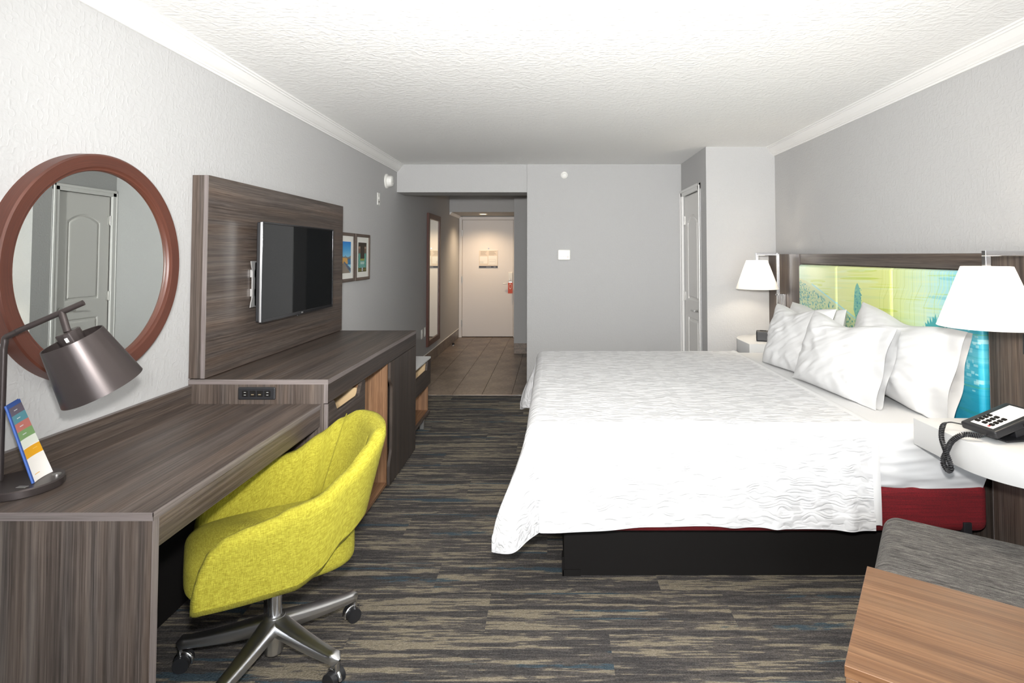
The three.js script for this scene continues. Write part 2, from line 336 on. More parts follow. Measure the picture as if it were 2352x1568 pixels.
// framed notice on the entry door
{
  const t = canvasTex(512, 480, (g, w, h) => {
    g.fillStyle = '#d9cdbf'; g.fillRect(0, 0, w, h);
    g.fillStyle = '#e9e6df'; g.fillRect(20, 165, w * 0.42, 200); g.fillRect(w * 0.5, 150, w * 0.46, 250);
    g.fillStyle = '#7d766e';
    for (let i = 0; i < 6; i++) { g.fillRect(40, 22 + i * 20, 180 - (i * 37) % 60, 6); g.fillRect(270, 22 + i * 20, 200 - (i * 53) % 70, 6); }
    g.strokeStyle = '#b1a89e'; g.lineWidth = 3; g.strokeRect(270, 250, 190, 50); g.strokeRect(280, 320, 170, 60);
    for (let i = 0; i < 12; i++) g.fillRect(20 + (i % 4) * 28, 300 + Math.floor(i / 4) * 24, 12, 8);
    g.fillStyle = '#3c3f4c'; g.fillRect(0, h - 52, w, 52);
    g.fillStyle = '#c9c9cc'; g.fillRect(200, h - 30, 130, 8); g.fillRect(400, h - 32, 60, 10);
  });
  const o = thing('door_notice', 'beige printed notice with dark lower band on the entry door', 'notice');
  obj('backing', lim(-1.297, -0.958, 1.236, 1.552, HALL - 0.038, HALL - 0.031, 0.001), mWhitePl, o);
  const p = new THREE.PlaneGeometry(0.335, 0.312); p.translate(-1.1275, 1.394, -(HALL - 0.0386)); obj('print', p, std({ map: t, roughness: 0.5 }), o);
}
{
  const t = thing('door_hanger', 'red hanging tag looped on the entry door lever', 'door hanger', V(-0.728, 0.785, HALL - 0.103));
  obj('card', box(0.083, 0.19, 0.003, 0.001).translate(0, 0.095, 0), std({ color: lin(0.60, 0.075, 0.03), roughness: 0.5 }), t);
  obj('loop', new THREE.TorusGeometry(0.026, 0.0035, 8, 28).scale(0.75, 1.7, 1).translate(0, 0.125, 0.004), mWhitePl, t);
}
// closet door, two raised panels, the upper one arched
{
  const d = structGroup('door_2');
  const dn = 5.325, df = 5.97, yt = 2.075, x = CX + 0.02, th = 0.035;
  // a leaf drawn in (depth, up), with the panels sunk into it
  const arch = (s, a, b, y0, y1, h, rev) => {
    const q = (t) => [mix(a, b, t), y1 + h * Math.sin(Math.PI * t) ** 0.9];
    s.moveTo(a, y0); s.lineTo(b, y0); s.lineTo(b, y1);
    for (let i = 1; i < 16; i++) { const p = q(1 - i / 16); s.lineTo(p[0], p[1]); }
    s.lineTo(a, y1); s.lineTo(a, y0);
  };
  const rectp = (s, a, b, y0, y1) => { s.moveTo(a, y0); s.lineTo(b, y0); s.lineTo(b, y1); s.lineTo(a, y1); s.lineTo(a, y0); };
  const leaf = new THREE.Shape(); rectp(leaf, dn, df, 0.012, yt);
  const m0 = dn + 0.125, m1 = df - 0.125;
  const h1 = new THREE.Path(); arch(h1, m0, m1, 1.02, 1.80, 0.075); const h2 = new THREE.Path(); rectp(h2, m0, m1, 0.20, 0.84);
  leaf.holes.push(h1, h2);
  const turn = (g, x0) => { g.rotateY(Math.PI / 2); g.translate(x0, 0, 0); return boxUV(g, 'y'); };
  const lg = turn(new THREE.ExtrudeGeometry(leaf, { depth: th - 0.006, bevelEnabled: true, bevelSize: 0.012, bevelThickness: 0.006, bevelOffset: -0.006, bevelSegments: 2 }), x + 0.006);
  obj('door_leaf', [lg, lim(x + 0.012, x + th, 0.02, yt - 0.01, dn + 0.02, df - 0.02, 0)], mDoor, d);
  for (const [y0, y1, h] of [[1.06, 1.775, 0.06], [0.24, 0.80, 0]]) {
    const s = new THREE.Shape(); h ? arch(s, m0 + 0.04, m1 - 0.04, y0, y1, h) : rectp(s, m0 + 0.04, m1 - 0.04, y0, y1);
    obj('raised_panel', turn(new THREE.ExtrudeGeometry(s, { depth: 0.012, bevelEnabled: true, bevelSize: 0.014, bevelThickness: 0.007, bevelSegments: 2 }), x + 0.0075), mDoor, d);
  }
  const cs = (a, b, y0, y1) => [lim(CX - 0.012, CX + 0.012, y0, y1, a, b, 0.003), lim(CX - 0.019, CX, y0, y1, Math.min(a, b) + (a < 5.4 ? 0 : 0.045), Math.max(a, b) - (a < 5.4 ? 0.045 : 0), 0.004)];
  obj('casing', [...cs(5.255, 5.322, 0, 2.145), ...cs(5.972, 6.028, 0, 2.145), lim(CX - 0.012, CX + 0.012, 2.082, 2.145, 5.255, 6.028, 0.003), lim(CX - 0.019, CX, 2.118, 2.145, 5.255, 6.028, 0.004)], mTrim, d);
  for (const y of [1.83, 1.04, 0.25]) obj('hinge', [lim(x - 0.006, x + 0.004, y - 0.045, y + 0.045, df - 0.03, df + 0.02, 0.001), rod(V(x - 0.01, y - 0.05, df - 0.002), V(x - 0.01, y + 0.05, df - 0.002), 0.006, 10)], mSatin, d);
  const hy = 0.936, hd = 5.395;
  obj('handle', [rod(V(x + 0.004, hy, hd), V(x - 0.008, hy, hd), 0.032, 24), rod(V(x, hy, hd), V(x - 0.055, hy, hd), 0.010, 12), rod(V(x - 0.05, hy, hd - 0.008), V(x - 0.052, hy - 0.004, hd + 0.11), 0.009, 12)], mSatin, d);
}
// entry downlight
{
  const t = thing('ceiling_light', 'round recessed downlight glowing warm above the entry door', 'ceiling light', V(-1.16, 2.165, 9.62));
  obj('trim_ring', lathe([[0.058, 0.004], [0.058, -0.004], [0.082, -0.006], [0.086, 0.0]], 36), mWhitePl, t);
  obj('diffuser', cyl(0.058, 0.058, 0.004, 32).translate(0, -0.0005, 0), std({ color: 0xffffff, emissive: lin(1, 0.70, 0.36), emissiveIntensity: 6 }), t);
  const l = new THREE.SpotLight(lin(1, 0.74, 0.48), 4.0, 0, 1.25, 0.7, 2); l.position.set(0, -0.02, 0); l.target.position.set(0, -2, 0); l.castShadow = true; l.shadow.radius = 2.6; t.add(l, l.target);
}
{
  const t = thing('door_stop', 'small dark dome door stop on the hall floor by the baseboard', 'door stop', V(-1.59, 0, 9.25));
  obj('base', lathe([[0, 0.0], [0.026, 0], [0.026, 0.006], [0.022, 0.012], [0, 0.012]], 24), mSatin, t);
  obj('bumper', lathe([[0, 0.012], [0.02, 0.012], [0.021, 0.03], [0.014, 0.042], [0, 0.045]], 24), mBlack, t);
}
// wall fittings
function outlet(label, name, D, Y, slots) {
  const o = thing(name, label, 'outlet', V(XL, Y, D));
  obj('plate', box(0.006, 0.118, 0.072, 0.0025, 'y', 2).translate(0.003, 0, 0), mWhitePl, o);
  if (slots) for (const s of [-1, 1]) obj('receptacle', box(0.004, 0.034, 0.028, 0.004, 'y', 2).translate(0.0065, s * 0.022, 0), mWhitePl, o);
  else obj('rocker', box(0.005, 0.066, 0.032, 0.002, 'y', 2).translate(0.007, 0, 0), mWhitePl, o);
}
outlet('white duplex outlet low on the hall wall, nearer the console', 'wall_outlet', 7.27, 0.455, true);
outlet('white rocker plate low on the wall right beside the hall mirror', 'wall_switch', 7.45, 0.463, false);
{
  const o = thing('smoke_alarm', 'white round sensor high on left wall near the crown moulding', 'smoke alarm', V(XL, 2.207, 5.66));
  const turn = (g) => g.rotateZ(-Math.PI / 2);
  obj('base', turn(lathe([[0, 0], [0.074, 0], [0.074, 0.010], [0.068, 0.016], [0.055, 0.018]], 40)), mWhitePl, o);
  obj('housing', turn(lathe([[0.056, 0.016], [0.056, 0.05], [0.050, 0.062], [0.03, 0.068], [0, 0.069]], 40)), mWhitePl, o);
  obj('lens', box(0.012, 0.05, 0.03, 0.005, 'y', 2).translate(0.066, 0.008, 0.012), std({ color: lin(0.5, 0.5, 0.48), roughness: 0.15 }), o);
  const p = thing('wall_plate', 'small white rectangular plate on left wall under the round sensor', 'wall plate', V(XL, 2.003, 5.40));
  obj('plate', box(0.007, 0.115, 0.07, 0.002, 'y', 2).translate(0.0035, 0, 0), mWhitePl, p);
  obj('button', box(0.006, 0.024, 0.018, 0.002, 'y', 2).translate(0.008, 0.008, 0), mWhitePl, p);
  obj('indicator', cyl(0.006, 0.006, 0.006, 12).rotateZ(Math.PI / 2).translate(0.008, -0.028, 0), mBlack, p);
}
{
  const o = thing('sprinkler', 'white sidewall sprinkler head high on the far wall', 'sprinkler', V(0.14, 2.321, DF));
  obj('escutcheon', lathe([[0.024, 0.004], [0.026, 0.009], [0.033, 0.010], [0.038, 0.004], [0.038, 0]], 40).rotateX(Math.PI / 2), mWhitePl, o);
  obj('cup', lathe([[0, -0.004], [0.024, -0.004], [0.024, 0.006]], 32).rotateX(Math.PI / 2).translate(0, 0, 0.005), mWhitePl, o);
  obj('deflector', [box(0.036, 0.003, 0.016, 0.001).translate(0, 0.013, 0.018), rod(new THREE.Vector3(0, 0, 0), new THREE.Vector3(0, 0, 0.022), 0.005, 10)], mSatin, o);
}
{
  const t = canvasTex(256, 200, (g, w, h) => {
    g.fillStyle = '#f4f1e9'; g.fillRect(0, 0, w, h); g.fillStyle = '#fbfaf6'; g.fillRect(40, 48, 120, 62);
    g.strokeStyle = '#b9b4aa'; g.lineWidth = 3; for (const y of [58, 98]) { g.beginPath(); g.arc(210, y, 14, 0, 7); g.stroke(); }
    g.fillStyle = '#c2bdb4'; for (const x of [48, 96, 144]) g.fillRect(x, 130, 20, 6); g.fillRect(192, 126, 16, 18); g.fillRect(214, 126, 16, 18); g.fillStyle = '#c96a58'; g.fillRect(188, 158, 46, 5);
  });
  const o = thing('thermostat', 'white digital thermostat mounted mid height on the far wall', 'thermostat', V(0.137, 1.469, DF));
  obj('housing', box(0.134, 0.112, 0.028, 0.012, 'x', 3).translate(0, 0, 0.014), mWhitePl, o);
  obj('face', new THREE.PlaneGeometry(0.118, 0.096).translate(0, 0, 0.0284), std({ map: t, roughness: 0.4 }), o);
}
// hall mirror
{
  const o = thing('wall_mirror', 'tall narrow wood framed mirror on the left hall wall', 'mirror', V(XL, 0, 0));
  const d0 = 7.52, d1 = 8.33, y0 = 0.25, y1 = 2.03, w = 0.075, x0 = 0, x1 = 0.03;
  for (const [a, b, c, e, gr] of [[d0, d0 + w, y0, y1, 'y'], [d1 - w, d1, y0, y1, 'y'], [d0 + w, d1 - w, y0, y0 + w, 'z'], [d0 + w, d1 - w, y1 - w, y1, 'z']]) obj('frame_rail', lim(x0, x1, c, e, a, b, 0.003, gr), mRed, o);
  obj('mirror_glass', lim(0.004, 0.016, y0 + w - 0.004, y1 - w + 0.004, d0 + w - 0.004, d1 - w + 0.004, 0), mMirror, o);
}
// framed pictures
function picture(label, d0, d1, draw) {
  const o = thing('picture_frame', label, 'picture', V(XL, 0, 0), 'framed pictures on the left wall');
  const y0 = 1.25, y1 = 1.647, w = 0.026, t = 0.02;
  for (const [a, b, c, e, gr] of [[d0, d0 + w, y0, y1, 'y'], [d1 - w, d1, y0, y1, 'y'], [d0 + w, d1 - w, y0, y0 + w, 'z'], [d0 + w, d1 - w, y1 - w, y1, 'z']]) obj('frame_rail', lim(0.0, t, c, e, a, b, 0.002, gr), mEdge2, o);
  obj('mat', lim(0.004, 0.011, y0 + w, y1 - w, d0 + w, d1 - w, 0), std({ color: lin(0.74, 0.73, 0.68), roughness: 0.8 }), o);
  const mw = 0.052, pw = d1 - d0 - 2 * w - 2 * mw, ph = y1 - y0 - 2 * w - 2 * 0.046;
  const p = new THREE.PlaneGeometry(pw, ph); p.rotateY(Math.PI / 2); p.translate(0.0115, (y0 + y1) / 2, -(d0 + d1) / 2);
  obj('print', p, std({ map: canvasTex(256, 300, draw), roughness: 0.35 }), o);
}
const mEdge2 = std({ map: rep(tDark, 0.9, 0.4), color: lin(0.95, 0.95, 0.95), roughness: 0.5 });
// seen from the room, the near end of each picture is its left side
picture('framed seaside picture of blue sky and stone quay beside the console panel', 4.355, 4.724, (g, w, h) => {
  const s = g.createLinearGradient(0, 0, 0, h * 0.55); s.addColorStop(0, '#1279c9'); s.addColorStop(1, '#8fcbe4'); g.fillStyle = s; g.fillRect(0, 0, w, h);
  g.fillStyle = '#2f79a8'; g.fillRect(0, h * 0.53, w, h * 0.2);
  g.fillStyle = '#7a6a55'; for (let i = 0; i < 14; i++) g.fillRect(i * 20, h * 0.5 - hash(i, 1, 7) * 18, 16, 26);
  g.fillStyle = '#c79a55'; g.beginPath(); g.moveTo(0, h * 0.5); g.lineTo(w * 0.62, h * 0.53); g.lineTo(w * 0.7, h * 0.7); g.lineTo(0, h * 0.78); g.fill();
  g.fillStyle = '#54657a'; g.beginPath(); g.moveTo(w * 0.3, h * 0.62); g.lineTo(w, h * 0.86); g.lineTo(w, h * 0.98); g.lineTo(w * 0.2, h * 0.7); g.fill();
  g.fillStyle = '#8d8377'; g.beginPath(); g.moveTo(0, h * 0.7); g.lineTo(w * 0.3, h * 0.68); g.lineTo(w * 0.98, h); g.lineTo(0, h); g.fill();
  g.strokeStyle = '#6d655c'; g.lineWidth = 2; for (let i = 0; i < 9; i++) { g.beginPath(); g.moveTo(w * 0.03 * i, h * 0.7); g.lineTo(w * 0.13 * i - 20, h); g.stroke(); }
});
picture('framed night picture of lit turquoise towers, the picture nearer the hall', 4.745, 5.115, (g, w, h) => {
  g.fillStyle = '#2a2622'; g.fillRect(0, 0, w, h);
  const tw = (x, y, ww) => { g.fillStyle = '#6e5a4d'; g.fillRect(x, y, ww, h * 0.3); g.fillStyle = '#4f9a8e'; g.fillRect(x, y + h * 0.24, ww, h * 0.6); g.fillStyle = '#8fd1bd'; for (let i = 0; i < 12; i++) g.fillRect(x + 6 + (i % 3) * ww * 0.3, y + h * 0.28 + i * 13, ww * 0.16, 7); g.fillStyle = '#a08a78'; g.fillRect(x + 4, y + 4, ww - 8, 20); };
  tw(8, h * 0.13, 56); tw(w - 66, h * 0.13, 56);
  g.fillStyle = '#8f9a4b'; g.fillRect(60, h * 0.55, w - 124, 22); g.fillStyle = '#69a7a0'; g.fillRect(60, h * 0.62, w - 124, h * 0.24);
  g.fillStyle = '#d7e8df'; for (let i = 0; i < 8; i++) g.fillRect(70 + i * 15, h * 0.66, 8, 24);
  g.fillStyle = '#55592f'; g.fillRect(0, h * 0.86, w, h * 0.14); g.fillStyle = '#cfd2ea'; g.fillRect(w / 2 - 14, h * 0.86, 28, h * 0.12);
  g.fillStyle = '#c8a85a'; for (let i = 0; i < 10; i++) g.fillRect(i * 26, h * 0.88 + hash(i, 3, 2) * 16, 8, 8);
});

// ---------------------------------------------------------------- round mirror
{
  const o = thing('round_mirror', 'round mirror in a wide reddish brown wood frame above the desk', 'mirror', V(XL, 1.424, 2.047));
  const turn = (g) => g.rotateZ(-Math.PI / 2);
  const ring = lathe([[0.344, 0.012], [0.344, 0.034], [0.348, 0.040], [0.354, 0.041], [0.360, 0.046], [0.398, 0.050], [0.404, 0.046], [0.405, 0.0]], 128);
  // grain runs around the ring
  const p = ring.attributes.position, uv = ring.attributes.uv;
  for (let i = 0; i < p.count; i++) uv.setXY(i, uv.getX(i) * 2.4, Math.hypot(p.getX(i), p.getZ(i)) + p.getY(i));
  obj('frame', turn(ring), mRed, o);
  obj('mirror_glass', turn(cyl(0.346, 0.346, 0.008, 96).translate(0, 0.024, 0)), mMirror, o);
}

// ---------------------------------------------------------------- desk
const DY = 0.79, DX = -1.047, DN = 1.512, DFAR = 2.597;
{
  const o = thing('desk', 'dark wood laminate writing desk under the round mirror', 'desk', V(0, 0, 0));
  obj('desktop', lim(XL + 0.001, DX - 0.0015, DY - 0.022, DY, DN + 0.0015, DFAR, 0.001, 'z'), mDark, o);
  obj('edge_band', [lim(XL + 0.001, DX, DY - 0.022, DY - 0.0004, DN, DN + 0.0015, 0, 'x'), lim(DX - 0.0015, DX, DY - 0.022, DY - 0.0004, DN, DFAR, 0, 'z')], mEdge, o);
  obj('end_panel', lim(XL + 0.001, DX - 0.002, 0, DY - 0.0222, DN + 0.001, DN + 0.026, 0.001, 'y'), mDark, o);
  obj('panel_edge', lim(DX - 0.002, DX - 0.0005, 0, DY - 0.0222, DN + 0.001, DN + 0.026, 0.0004, 'y'), mEdge, o);
  obj('apron', lim(DX - 0.022, DX - 0.004, DY - 0.102, DY - 0.0222, DN + 0.026, DFAR, 0.001, 'z'), mDark, o);
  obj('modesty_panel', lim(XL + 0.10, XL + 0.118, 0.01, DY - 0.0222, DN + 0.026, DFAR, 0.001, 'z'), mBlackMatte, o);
  obj('backsplash', lim(XL + 0.001, XL + 0.019, DY, 0.872, DN, DFAR, 0.001, 'z'), mDark, o);
  obj('backsplash_edge', lim(XL + 0.001, XL + 0.019, 0.872, 0.8735, DN, DFAR, 0.0005, 'z'), mEdge, o);
}
// ---------------------------------------------------------------- console below the television
const KN = 2.60, KF = 4.285, KX = -1.016, KY = 0.90;
{
  const o = thing('media_console', 'long dark wood laminate console with drawer, open cubby and door', 'console', V(0, 0, 0));
  const x0 = XL + 0.001, fx = KX - 0.020;                        // carcass front behind the drawer fronts
  obj('top', lim(x0, KX - 0.0015, KY - 0.022, KY, KN + 0.0015, KF, 0.001, 'z'), mDark, o);
  obj('top_edge_band', [lim(x0, KX, KY - 0.022, KY - 0.0003, KN, KN + 0.0015, 0, 'x'), lim(KX - 0.0015, KX, KY - 0.022, KY - 0.0003, KN, KF, 0, 'z')], mEdge, o);
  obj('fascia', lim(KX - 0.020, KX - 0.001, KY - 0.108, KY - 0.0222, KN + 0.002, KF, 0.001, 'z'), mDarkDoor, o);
  obj('fascia_edge', lim(KX - 0.020, KX - 0.001, KY - 0.108, KY - 0.0222, KN, KN + 0.002, 0.0004, 'y'), mEdge, o);
  obj('end_panel', lim(x0, fx, 0.0, KY - 0.0222, KN, KN + 0.022, 0.001, 'y'), mDark, o);
  obj('end_panel', lim(x0, fx, 0.0, KY - 0.0222, KF - 0.022, KF, 0.001, 'y'), mDark, o);
  obj('divider', lim(x0 + 0.02, fx, 0.04, KY - 0.108, 3.105, 3.123, 0.001, 'y'), mWarm, o);
  obj('divider', lim(x0 + 0.02, fx, 0.04, KY - 0.108, 3.60, 3.618, 0.001, 'y'), mWarm, o);
  obj('cubby_back', lim(x0 + 0.02, x0 + 0.035, 0.04, KY - 0.108, 3.123, 3.60, 0, 'y'), mWarm, o);
  obj('cubby_shelf', lim(x0 + 0.035, fx - 0.01, 0.405, 0.425, 3.123, 3.60, 0.001, 'z'), mWarm, o);
  obj('bottom_panel', lim(x0 + 0.02, fx, 0.02, 0.04, KN + 0.022, KF - 0.022, 0.001, 'z'), mWarm, o);
  obj('back_panel', lim(x0, x0 + 0.012, 0.04, KY - 0.0222, KN + 0.022, KF - 0.022, 0, 'z'), mBlackMatte, o);
  // drawer fronts with a sloped finger notch
  const drawer = (d0, d1, y0, y1) => {
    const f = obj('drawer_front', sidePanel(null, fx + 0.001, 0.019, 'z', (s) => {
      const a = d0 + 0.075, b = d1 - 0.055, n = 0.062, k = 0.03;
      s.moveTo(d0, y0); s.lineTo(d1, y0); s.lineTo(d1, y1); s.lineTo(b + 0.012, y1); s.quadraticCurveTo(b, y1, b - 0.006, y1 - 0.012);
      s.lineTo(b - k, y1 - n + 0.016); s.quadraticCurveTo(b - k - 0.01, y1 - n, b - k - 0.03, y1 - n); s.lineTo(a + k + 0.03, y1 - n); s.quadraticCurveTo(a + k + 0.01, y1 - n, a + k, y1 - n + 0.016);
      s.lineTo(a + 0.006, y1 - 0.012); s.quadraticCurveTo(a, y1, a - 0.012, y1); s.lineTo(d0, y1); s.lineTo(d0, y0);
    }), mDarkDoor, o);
    obj('edge_band', lim(fx + 0.001, fx + 0.020, y0, y1, d0 - 0.001, d0, 0, 'y'), mEdge, f);
    const b = 0.004;
    obj('drawer_box', [lim(fx - 0.40, fx - 0.012, y0 + 0.02, y0 + 0.03, d0 + 0.03, d1 - 0.03, 0), lim(fx - 0.40, fx - 0.012, y0 + 0.03, y1 - 0.035, d0 + 0.03, d0 + 0.042, b), lim(fx - 0.40, fx - 0.012, y0 + 0.03, y1 - 0.035, d1 - 0.042, d1 - 0.03, b), lim(fx - 0.41, fx - 0.40, y0 + 0.02, y1 - 0.035, d0 + 0.03, d1 - 0.03, b)], std({ color: lin(0.56, 0.40, 0.22), roughness: 0.6 }), f);
  };
  drawer(KN + 0.005, 3.118, 0.44, KY - 0.112);
  drawer(KN + 0.005, 3.118, 0.06, 0.435);
  // cabinet door with a long scooped grip along its near edge
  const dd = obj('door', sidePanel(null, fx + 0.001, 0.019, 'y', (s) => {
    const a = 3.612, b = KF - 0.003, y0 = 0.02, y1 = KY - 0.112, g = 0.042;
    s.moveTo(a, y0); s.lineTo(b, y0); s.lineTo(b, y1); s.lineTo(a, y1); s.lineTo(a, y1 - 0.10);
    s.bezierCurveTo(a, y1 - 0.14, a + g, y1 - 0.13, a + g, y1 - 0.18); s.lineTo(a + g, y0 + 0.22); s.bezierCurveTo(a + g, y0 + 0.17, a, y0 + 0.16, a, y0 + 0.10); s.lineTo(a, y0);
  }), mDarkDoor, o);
  obj('hinge_strip', lim(fx - 0.004, fx + 0.001, 0.06, KY - 0.13, 3.66, 3.70, 0), mBlackMatte, dd);
  // power module
  const pm = obj('power_module', lim(-1.425, -1.255, KY - 0.091, KY - 0.034, KN - 0.006, KN + 0.01, 0.006, 'x', 2), mBlack, o);
  [-1.391, -1.356, -1.324, -1.289].forEach((x, i) => {
    obj('socket', lim(x - 0.0135, x + 0.0135, KY - 0.076, KY - 0.049, KN - 0.0085, KN - 0.004, 0.002), mBlackMatte, pm);
    const lite = std({ color: lin(0.5, 0.5, 0.48), roughness: 0.4 });
    if (i === 0 || i === 3) obj('slot', [lim(x - 0.004, x + 0.005, KY - 0.057, KY - 0.055, KN - 0.009, KN - 0.008, 0), lim(x - 0.004, x + 0.005, KY - 0.069, KY - 0.067, KN - 0.009, KN - 0.008, 0)], lite, pm);
    else obj('port', lim(x - 0.006, x + 0.006, KY - 0.068, KY - 0.064, KN - 0.009, KN - 0.008, 0), std({ color: lin(0.25, 0.2, 0.12), roughness: 0.4 }), pm);
  });
}
// backing panel
{
  const o = thing('wall_panel', 'large dark wood laminate wall panel behind the television', 'panel', V(0, 0, 0));
  obj('front_face', lim(-1.60, -1.580, KY + 0.004, 1.836, KN + 0.002, 4.29, 0.001, 'z'), mDark, o);
  obj('front_edge', lim(-1.60, -1.5805, KY + 0.004, 1.836, KN - 0.0005, KN + 0.002, 0.0004, 'y'), mEdge, o);
  obj('side_return', lim(XL + 0.001, -1.60, KY + 0.004, 1.836, KN, KN + 0.018, 0.001, 'y'), mDark, o);
  obj('side_return', lim(XL + 0.001, -1.60, KY + 0.004, 1.836, 4.272, 4.29, 0.001, 'y'), mDark, o);
  obj('top_return', lim(XL + 0.001, -1.60, 1.818, 1.836, KN + 0.018, 4.272, 0.001, 'z'), mDark, o);
}
// television
{
  const o = thing('television', 'flat black television mounted on the dark wood panel', 'television', V(0, 0, 0));
  const d0 = 2.943, d1 = 3.902, y0 = 1.114, y1 = 1.643, X = -1.50;
  obj('back_cover', [lim(X - 0.035, X - 0.012, y0 + 0.004, y1 - 0.004, d0 + 0.004, d1 - 0.004, 0.006, 'x', 2), lim(X - 0.06, X - 0.03, y0 + 0.08, y1 - 0.16, d0 + 0.2, d1 - 0.2, 0.01)], mBlack, o);
  const glossy = std({ color: lin(0.02, 0.02, 0.022), roughness: 0.12 });
  for (const [a, b, c, e] of [[d0, d0 + 0.011, y0, y1], [d1 - 0.011, d1, y0, y1], [d0 + 0.011, d1 - 0.011, y0, y0 + 0.018], [d0 + 0.011, d1 - 0.011, y1 - 0.011, y1]]) obj('bezel', lim(X - 0.014, X, c, e, a, b, 0.003, 'y', 2), glossy, o);
  obj('screen', lim(X - 0.012, X - 0.0025, y0 + 0.018, y1 - 0.011, d0 + 0.011, d1 - 0.011, 0), std({ color: lin(0.010, 0.011, 0.012), roughness: 0.03 }), o);
  obj('side_trim', lim(X - 0.012, X - 0.002, y0 + 0.004, y1 - 0.004, d0 - 0.003, d0, 0.001, 'y'), mAlu, o);
  const lt = canvasTex(96, 48, (g, w, h) => { g.fillStyle = '#0a0a0b'; g.fillRect(0, 0, w, h); g.strokeStyle = '#c9c9cc'; g.lineWidth = 4; g.beginPath(); g.arc(22, 24, 15, 0, 7); g.stroke(); g.beginPath(); g.moveTo(22, 15); g.lineTo(22, 31); g.lineTo(32, 31); g.stroke(); g.fillStyle = '#c9c9cc'; g.font = 'bold 34px sans-serif'; g.fillText('LG', 44, 36); });
  const lp = new THREE.PlaneGeometry(0.03, 0.013); lp.rotateY(Math.PI / 2); lp.translate(X + 0.0006, y0 + 0.009, -(d0 + d1) / 2); obj('logo', lp, std({ map: lt, roughness: 0.3 }), o);
  obj('sensor', lim(X - 0.01, X - 0.003, y0 - 0.008, y0, (d0 + d1) / 2 - 0.055, (d0 + d1) / 2 - 0.025, 0.002), mBlack, o);
  // mount with its scooped arms
  const arm = sidePanel(null, -1.56, 0.004, 'y', (s) => {
    const a = d0 - 0.006, b = d0 + 0.05, ya = 1.195, yb = 1.435;
    s.moveTo(a, ya); s.lineTo(b, ya); s.lineTo(b, yb); s.lineTo(a, yb); s.quadraticCurveTo(a + 0.004, yb - 0.03, a + 0.018, yb - 0.05); s.lineTo(a + 0.018, ya + 0.05); s.quadraticCurveTo(a + 0.004, ya + 0.03, a, ya);
  });
  obj('mount_bracket', [arm, lim(-1.575, -1.556, 1.20, 1.43, d0 + 0.036, d0 + 0.05, 0.001), lim(-1.579, -1.556, 1.25, 1.29, d0 + 0.03, d1 - 0.2, 0.001), lim(-1.579, -1.556, 1.35, 1.39, d0 + 0.03, d1 - 0.2, 0.001)], std({ color: lin(0.55, 0.54, 0.53), metalness: 0.6, roughness: 0.35 }), o);
}
// ---------------------------------------------------------------- luggage bench beyond the console
{
  const o = thing('luggage_bench', 'low cabinet with white top and open cubby beyond the console', 'cabinet', V(0, 0, 0));
  const x0 = XL + 0.002, fx = -1.06, d0 = 4.30, d1 = 4.92, y0 = 0.135, y1 = 0.578;
  obj('top', lim(x0, fx + 0.021, y1, y1 + 0.016, d0, d1, 0.002, 'z'), mWhite, o);
  obj('side_panel', lim(x0, fx, y0, y1, d0 + 0.002, d0 + 0.02, 0.001, 'y'), mWarm, o);
  obj('side_panel', lim(x0, fx, y0, y1, d1 - 0.02, d1 - 0.002, 0.001, 'y'), mWarm, o);
  obj('bottom_panel', lim(x0, fx + 0.018, y0 - 0.018, y0, d0 + 0.002, d1 - 0.002, 0.001, 'z'), mDark, o);
  obj('cubby_floor', lim(x0, fx, y0, y0 + 0.004, d0 + 0.02, d1 - 0.02, 0, 'z'), mWarm, o);
  obj('back_panel', lim(x0, x0 + 0.012, y0, y1, d0 + 0.02, d1 - 0.02, 0, 'z'), mWarm, o);
  obj('drawer_floor', lim(x0 + 0.02, fx, 0.37, 0.385, d0 + 0.02, d1 - 0.02, 0, 'z'), mDark, o);
  const f = obj('drawer_front', sidePanel(null, fx + 0.001, 0.019, 'z', (s) => {
    const a = d0 + 0.05, b = d1 - 0.11, n = 0.075, k = 0.03, q0 = 0.365, q1 = y1 - 0.002, e0 = d0 + 0.002, e1 = d1 - 0.002;
    s.moveTo(e0, q0); s.lineTo(e1, q0); s.lineTo(e1, q1); s.lineTo(b, q1); s.lineTo(b - k, q1 - n); s.lineTo(a + k, q1 - n); s.lineTo(a, q1); s.lineTo(e0, q1); s.lineTo(e0, q0);
  }), mDarkDoor, o);
  obj('drawer_box', [lim(fx - 0.4, fx - 0.008, 0.39, 0.40, d0 + 0.03, d1 - 0.03, 0), lim(fx - 0.4, fx - 0.008, 0.40, y1 - 0.02, d1 - 0.05, d1 - 0.03, 0), lim(fx - 0.41, fx - 0.4, 0.39, y1 - 0.02, d0 + 0.03, d1 - 0.03, 0)], std({ color: lin(0.56, 0.40, 0.22), roughness: 0.6 }), f);
  for (const [x, d] of [[fx - 0.03, d0 + 0.05], [fx - 0.03, d1 - 0.09], [x0 + 0.05, d0 + 0.05], [x0 + 0.05, d1 - 0.09]]) obj('leg', lim(x - 0.018, x + 0.018, 0.001, y0 - 0.018, d - 0.018, d + 0.018, 0.003), mSatin, o);
}
